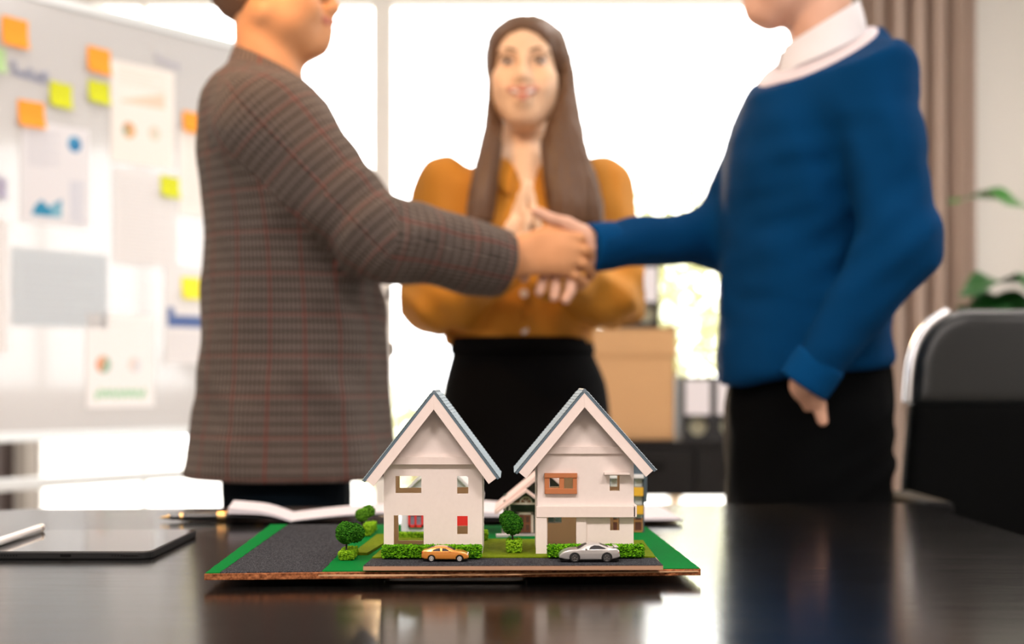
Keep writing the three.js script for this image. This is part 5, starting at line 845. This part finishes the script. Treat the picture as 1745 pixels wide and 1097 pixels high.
  const blue = new THREE.MeshPhysicalMaterial({ color: new THREE.Color().setRGB(0.0005, 0.046, 0.15), roughness: 0.95, specularIntensity: 0.15, bumpMap: scaled(fineKnit, 0.02), bumpScale: 0.0006 });
  const sg = grow(sw, [farWr[0] - 0.02, P(0, 690)[1], -2.92], [el[0] + 0.12, P(0, 30)[1], -2.15], 0.0095);
  cloth(weave(sg, [columnUV(torso, 0.18, torso), boneUV(sh, el, 0.07, up), boneUV(el, wr, 0.05, fore), boneUV(farSh, farEl, 0.06, far1), boneUV(farEl, farWr, 0.05, far2)]), blue, 'sweater', o);
  for (const [e, w, r] of [[el, wr, 0.043], [farEl, farWr, 0.042]]) { const d = sub3(w, e), L = Math.hypot(...d), k = (t) => w.map((v, i) => v + d[i] / L * t); mesh('cuff', grow((x, y, z) => { const t = ((x - w[0]) * d[0] + (y - w[1]) * d[1] + (z - w[2]) * d[2]) / L, q = Math.hypot(x - w[0] - d[0] / L * t, y - w[1] - d[1] / L * t, z - w[2] - d[2] / L * t); return smax(Math.abs(q - r + 0.003) - 0.0045, Math.abs(t + 0.02) - 0.027, 0.004); }, w.map((v) => v - 0.09), w.map((v) => v + 0.09), 0.004), blue, o); }
  const whiteCloth = mat(0.66, 0.66, 0.69, 0.8);
  const shirtF = capped((x, y, z) => torso(x, y, z) + 0.012, P(1322, 121), [-0.485, 1, 0.3], 0.004), neckHole = limb(neckA, neckB, 0.05, 0.05);
  cloth(grow((x, y, z) => Math.max(shirtF(x, y, z), P(0, 170)[1] - y), [P(1260, 0)[0], P(0, 180)[1], -2.72], [P(1540, 0)[0], P(0, 30)[1], -2.34], 0.008), mat(0.62, 0.56, 0.6, 0.8), 'shirt', o);
  cloth(collar([[P(1458, 22), P(1336, 98), 0.06], [P(1462, 2), P(1330, 84), 0.064], [P(1470, 30), P(1322, 112), 0.079], [P(1474, 52), P(1318, 124), 0.092]], 0.32, 0.003, 44, 0.012, [0, 0, 1], 0.007), whiteCloth, 'shirt_collar', o);
  // trousers
  const black = mat(0.0016, 0.002, 0.0024, 1, { specularIntensity: 0.12 }), hips = columnAt([[600, 1252, 1508, 0.15], [660, 1242, 1514, 0.158], [740, 1240, 1512, 0.165], [820, 1242, 1508, 0.165], [900, 1243, 1506, 0.165], [980, 1250, 1500, 0.155]], Z, 2.3), L4 = [...legs(hipN, [0.108, 0.085, 0.06]), ...legs(hipF, [0.1, 0.085, 0.06])];
  const legF = joinField(L4.map(([f]) => [f, 0.012]));
  cloth(grow((x, y, z) => { let d = smin(hips(x, y, z), legF(x, y, z), 0.03); const b = Math.exp(-((x - P(1480, 0)[0]) ** 2 + (y - P(0, 790)[1]) ** 2) / 0.01); return Math.max(d + folds(x, y, z, 8, 0.004) + 0.004 * b * Math.sin((y - 0.5 * x) * 120), 0.06 - y); }, [P(1220, 0)[0], 0.04, -2.8], [P(1535, 0)[0], P(0, 600)[1], -2.28], 0.012), black, 'trousers', o);
  for (const q of [hipN, hipF]) shoe(o, [q[0] + 0.01, q[2]], Math.PI, M.black);
}
// ---- the woman between them, facing the camera
{
  const Z = 2.95, P = (x, y, z = Z) => at(x, y, z), o = thing('person', 'smiling woman with long dark hair in a mustard blouse and black skirt, hands together', 'person');
  const tone = [0.82, 0.57, 0.38], H = headFrame(P(897, 121), -0.08, 0.0, 1.04), hf = headField({ jaw: 0.95, smile: 0.95, crown: 0.88 }), lo = H.out(0, 0, 0);
  const w = (px, py, dz = 0) => { const p = at(px, py, 2.72); p[2] += dz; return p; };
  const handOf = (s) => {                                            // s = -1: the hand on the left of the picture
    const X = (k) => 893 + s * k, N = [1, 0.25 * s, 0];
    if (s > 0) return handField({ palm: [[w(945, 480, -0.02), w(926, 445, -0.012), 0.023, 0.025, N, 1.2], [w(922, 440, -0.012), w(908, 385, -0.012), 0.03, 0.036, N, 2.1]], fingers: [0, 1, 2, 3].map((i) => { const dz = 0.016 - i * 0.0185, q = [4, 0, 5, 14][i]; return [[w(910, 385 + q * 0.5, dz), w(908, 355 + q, dz), w(904, 332 + q, dz), w(900, 314 + q * 1.2, dz)], [0.0092, 0.0095, 0.009, 0.008][i]]; }).concat([[[w(922, 425, 0.01), w(918, 398, 0.03), w(912, 376, 0.036), w(908, 360, 0.036)], 0.0102]]) });
    const M2 = [-0.75, 0.15, -0.66];                                  // the hand on the left shows the backs of its fingers
    return handField({ palm: [[w(842, 480, -0.02), w(858, 448, 0.0), 0.023, 0.025, M2, 1.2], [w(864, 440, 0.004), w(880, 398, 0.01), 0.03, 0.034, M2, 2.0]], fingers: [0, 1, 2, 3].map((i) => [[w(892 - i * 8, 390 + i * 9, 0.016 - i * 0.006), w(891 - i * 8.5, 362 + i * 13, 0.022 - i * 0.006), w(892 - i * 7.5, 336 + i * 16, 0.022 - i * 0.006), w(894 - i * 6.5, 316 + i * 18, 0.018 - i * 0.006)], [0.0092, 0.0096, 0.0092, 0.0082][i]]).concat([[[w(884, 430, 0.014), w(894, 405, 0.034), w(898, 384, 0.038), w(899, 368, 0.036)], 0.0102]]) });
  };
  const shL = P(762, 318, 2.95), elL = P(727, 512, 2.9), wrL = w(848, 470, -0.015), shR = P(1024, 318, 2.95), elR = P(1058, 500, 2.9), wrR = w(940, 470, -0.015);
  const neckA = H.out(0, -0.06, -0.03), neckB = P(893, 300, 2.99), hipY = P(0, 720)[1];
  const leg = (px) => { const a = P(px, 740), k = [a[0], 0.48, a[2]], f = [a[0], 0.08, a[2]]; return [[limb(a, k, 0.07, 0.05), 0.02], [limb(k, f, 0.05, 0.033), 0.012]]; };
  const body = joinField([[limb(P(893, 340), P(893, 740), 0.085, 0.1, [0, 0, 1], 1.5), 0], [limb(neckA, neckB, 0.044, 0.05), 0.03], [limb(shL, elL, 0.036, 0.03), 0.03], [limb(elL, wrL, 0.03, 0.023), 0.01], [limb(shR, elR, 0.036, 0.03), 0.03], [limb(elR, wrR, 0.03, 0.023), 0.01], ...leg(830), ...leg(956)]);
  const neck = joinField([[limb(neckA, neckB, 0.047, 0.052), 0], [limb(P(840, 292, 2.96), P(946, 292, 2.96), 0.035), 0.03], [limb(P(893, 285, 2.93), P(897, 330, 2.885), 0.045, 0.03), 0.03]]), headW = (x, y, z) => smin(hf(...H.to(x, y, z)) * H.s, neck(x, y, z), 0.018);
  const colour = (x, y, z) => { const q = H.to(x, y, z), l = hf.lips(...q); if (Math.abs(q[0]) < 0.05 && q[2] > 0.07 && l < 0.0012) return [0.6, 0.24, 0.18]; const blush = 0.05 * Math.exp(-((Math.abs(q[0]) - 0.04) ** 2 + (q[1] + 0.03) ** 2) / 0.0004) * (q[2] > 0.02 ? 1 : 0), r = 0.02 * noise(x * 25, y * 25, z * 25); return [tone[0] + r, tone[1] + r - blush, tone[2] + r - blush]; };
  mesh('body', skin([[body, [elL[0] - 0.1, 0.0, -3.15], [elR[0] + 0.1, lo[1] - 0.1, -2.68], 0.014], [headW, [lo[0] - 0.13, P(0, 345)[1], lo[2] - 0.13], [lo[0] + 0.13, lo[1] + 0.15, lo[2] + 0.15], 0.0032], handOf(-1), handOf(1)], colour), skinMat(), o);
  const hairMat = new THREE.MeshPhysicalMaterial({ color: new THREE.Color().setRGB(0.1, 0.05, 0.022), roughness: 0.5, sheen: 0.3, sheenColor: new THREE.Color(0.5, 0.35, 0.25) });
  eyesOf(o, H, [0.02, 0.012, 0.01], mat(0.14, 0.08, 0.045, 0.6), 0.0024, 0.95);
  const face = blob([-0.002, -0.05, 0.098], [0.071, 0.112, 0.085]), cap = joinField([[blob([0, 0.028, -0.022], [0.084, 0.083, 0.1]), 0], [blob([0, 0.048, 0.012], [0.072, 0.056, 0.084]), 0.02]]);
  const lockAt = (keys) => column(keys.map(([py, a, b, z, az]) => { const A = P(a, py, z), B = P(b, py, z); return [A[1], (A[0] + B[0]) / 2, -z, (B[0] - A[0]) / 2, az]; }), 2);
  const left = lockAt([[70, 846, 862, 2.96, 0.03], [110, 835, 853, 2.94, 0.034], [160, 829, 850, 2.93, 0.034], [215, 824, 858, 2.89, 0.028], [290, 806, 852, 2.84, 0.026], [340, 798, 848, 2.82, 0.022], [378, 795, 844, 2.81, 0.014]]), right = lockAt([[60, 925, 955, 2.95, 0.03], [110, 952, 977, 2.94, 0.035], [160, 946, 984, 2.92, 0.035], [215, 926, 994, 2.885, 0.034], [290, 922, 1012, 2.845, 0.03], [345, 932, 1026, 2.825, 0.026], [382, 942, 1028, 2.815, 0.014]]);
  const backHair = columnAt([[60, 852, 950, 0.05], [150, 846, 972, 0.055], [250, 832, 990, 0.05], [380, 830, 1005, 0.04]], 3.03, 2.2);
  const hairF = (x, y, z) => {
    const q = H.to(x, y, z); let d = cap(...q) * H.s; d = smin(d, backHair(x, y, z), 0.03); d = smin(d, left(x, y, z), 0.02); d = smin(d, right(x, y, z), 0.02);
    d = smax(d, -face(...q) * H.s, 0.012); const a = Math.atan2(x - lo[0], z - lo[2] + 0.02); return d + 0.0012 * Math.sin(a * 60) + 0.0015 * noise(x * 60, y * 1.5, z * 60);
  };
  mesh('hair', grow(hairF, [P(785, 0)[0], P(0, 395)[1], -3.14], [P(1045, 0)[0], lo[1] + 0.14, -2.74], 0.0055), hairMat, o);
  // blouse
  const torso = columnAt([[272, 845, 942, 0.055, -0.02], [290, 800, 986, 0.075, -0.01], [312, 765, 1022, 0.09], [345, 762, 1026, 0.105], [400, 772, 1014, 0.122, 0.01], [470, 778, 1008, 0.115, 0.01], [540, 772, 1013, 0.112], [590, 771, 1010, 0.105]], Z, 2.3);
  const uL = limb(shL, elL, 0.062, 0.064), fL = limb(elL, wrL, 0.066, 0.042), uR = limb(shR, elR, 0.062, 0.062), fR = limb(elR, wrR, 0.064, 0.042), puffL = blob(P(752, 522, 2.84), [0.07, 0.045, 0.055]), puffR = blob(P(1030, 510, 2.84), [0.068, 0.045, 0.055]);
  const hole = limb(P(893, 200, 2.93), P(900, 318, 2.85), 0.055, 0.012);
  const bl = (x, y, z) => {
    let d = torso(x, y, z); for (const f of [uL, uR]) d = smin(d, f(x, y, z), 0.03); for (const f of [fL, fR, puffL, puffR]) d = smin(d, f(x, y, z), 0.03);
    const e = Math.exp(-((x - elL[0]) ** 2 + (y - elL[1]) ** 2) / 0.02) + Math.exp(-((x - elR[0]) ** 2 + (y - elR[1]) ** 2) / 0.02);
    d += folds(x, y, z, 7, 0.008) + 0.005 * e * Math.sin((x + y) * 70) + 0.004 * noise(x * 20, y * 5, z * 12); return smax(d, -hole(x, y, z), 0.01);
  };
  const mustard = mat(0.56, 0.23, 0.014, 0.75, { sheen: 0.3, sheenColor: new THREE.Color(0.9, 0.5, 0.1), sheenRoughness: 0.5 });
  cloth(grow(capped(bl, P(893, 590), [0, -1, 0]), [P(680, 0)[0], P(0, 600)[1], -3.1], [P(1090, 0)[0], P(0, 262)[1], -2.66], 0.009), mustard, 'blouse', o);
  cloth(collar([[P(893, 246, 3.04), P(897, 300, 2.862), 0.054], [P(893, 234, 3.045), P(897, 288, 2.85), 0.06], [P(893, 258, 3.06), P(898, 322, 2.828), 0.082]], 0.42, 0.003, 44, 0.014, [1, 0, 0]), mustard, 'blouse_collar', o);
  const pearl = mat(0.8, 0.74, 0.66, 0.25); for (const [py, z] of [[402, 2.8], [452, 2.815], [500, 2.822], [562, 2.838]]) mesh('blouse_button', new THREE.CylinderGeometry(0.0085, 0.0085, 0.004, 20).rotateX(Math.PI / 2).translate(...P(893, py, z)), pearl, o);
  mesh('button_placket', grow((x, y, z) => smax(Math.abs(bl(x, y, z)) - 0.002, Math.abs(x - P(893, 0)[0]) - 0.016, 0.002), [P(870, 0)[0], P(0, 588)[1], -2.95], [P(916, 0)[0], P(0, 320)[1], -2.7], 0.005), mustard, o);
  // skirt
  const skirt = columnAt([[574, 774, 1004, 0.108], [600, 770, 1010, 0.112], [660, 754, 1034, 0.13], [760, 746, 1042, 0.138], [900, 752, 1036, 0.13], [1010, 758, 1030, 0.125]], Z, 2.3), skirtMat = mat(0.0015, 0.0015, 0.0018, 0.9, { specularIntensity: 0.25 });
  cloth(grow((x, y, z) => skirt(x, y, z) + folds(x, y * 0.4, z, 6, 0.004), [P(730, 0)[0], P(0, 1030)[1], -3.12], [P(1060, 0)[0], P(0, 565)[1], -2.78], 0.011), skirtMat, 'skirt', o);
  mesh('waistband', grow((x, y, z) => smax(Math.abs(skirt(x, y, z)) - 0.004, Math.abs(y - P(0, 590)[1]) - 0.018, 0.003), [P(750, 0)[0], P(0, 620)[1], -3.1], [P(1030, 0)[0], P(0, 565)[1], -2.8], 0.006), skirtMat, o);
  for (const px of [830, 956]) { const a = P(px, 740); shoe(o, [a[0], a[2] + 0.02], -Math.PI / 2, M.black); }
}

renderer.render(scene, camera);
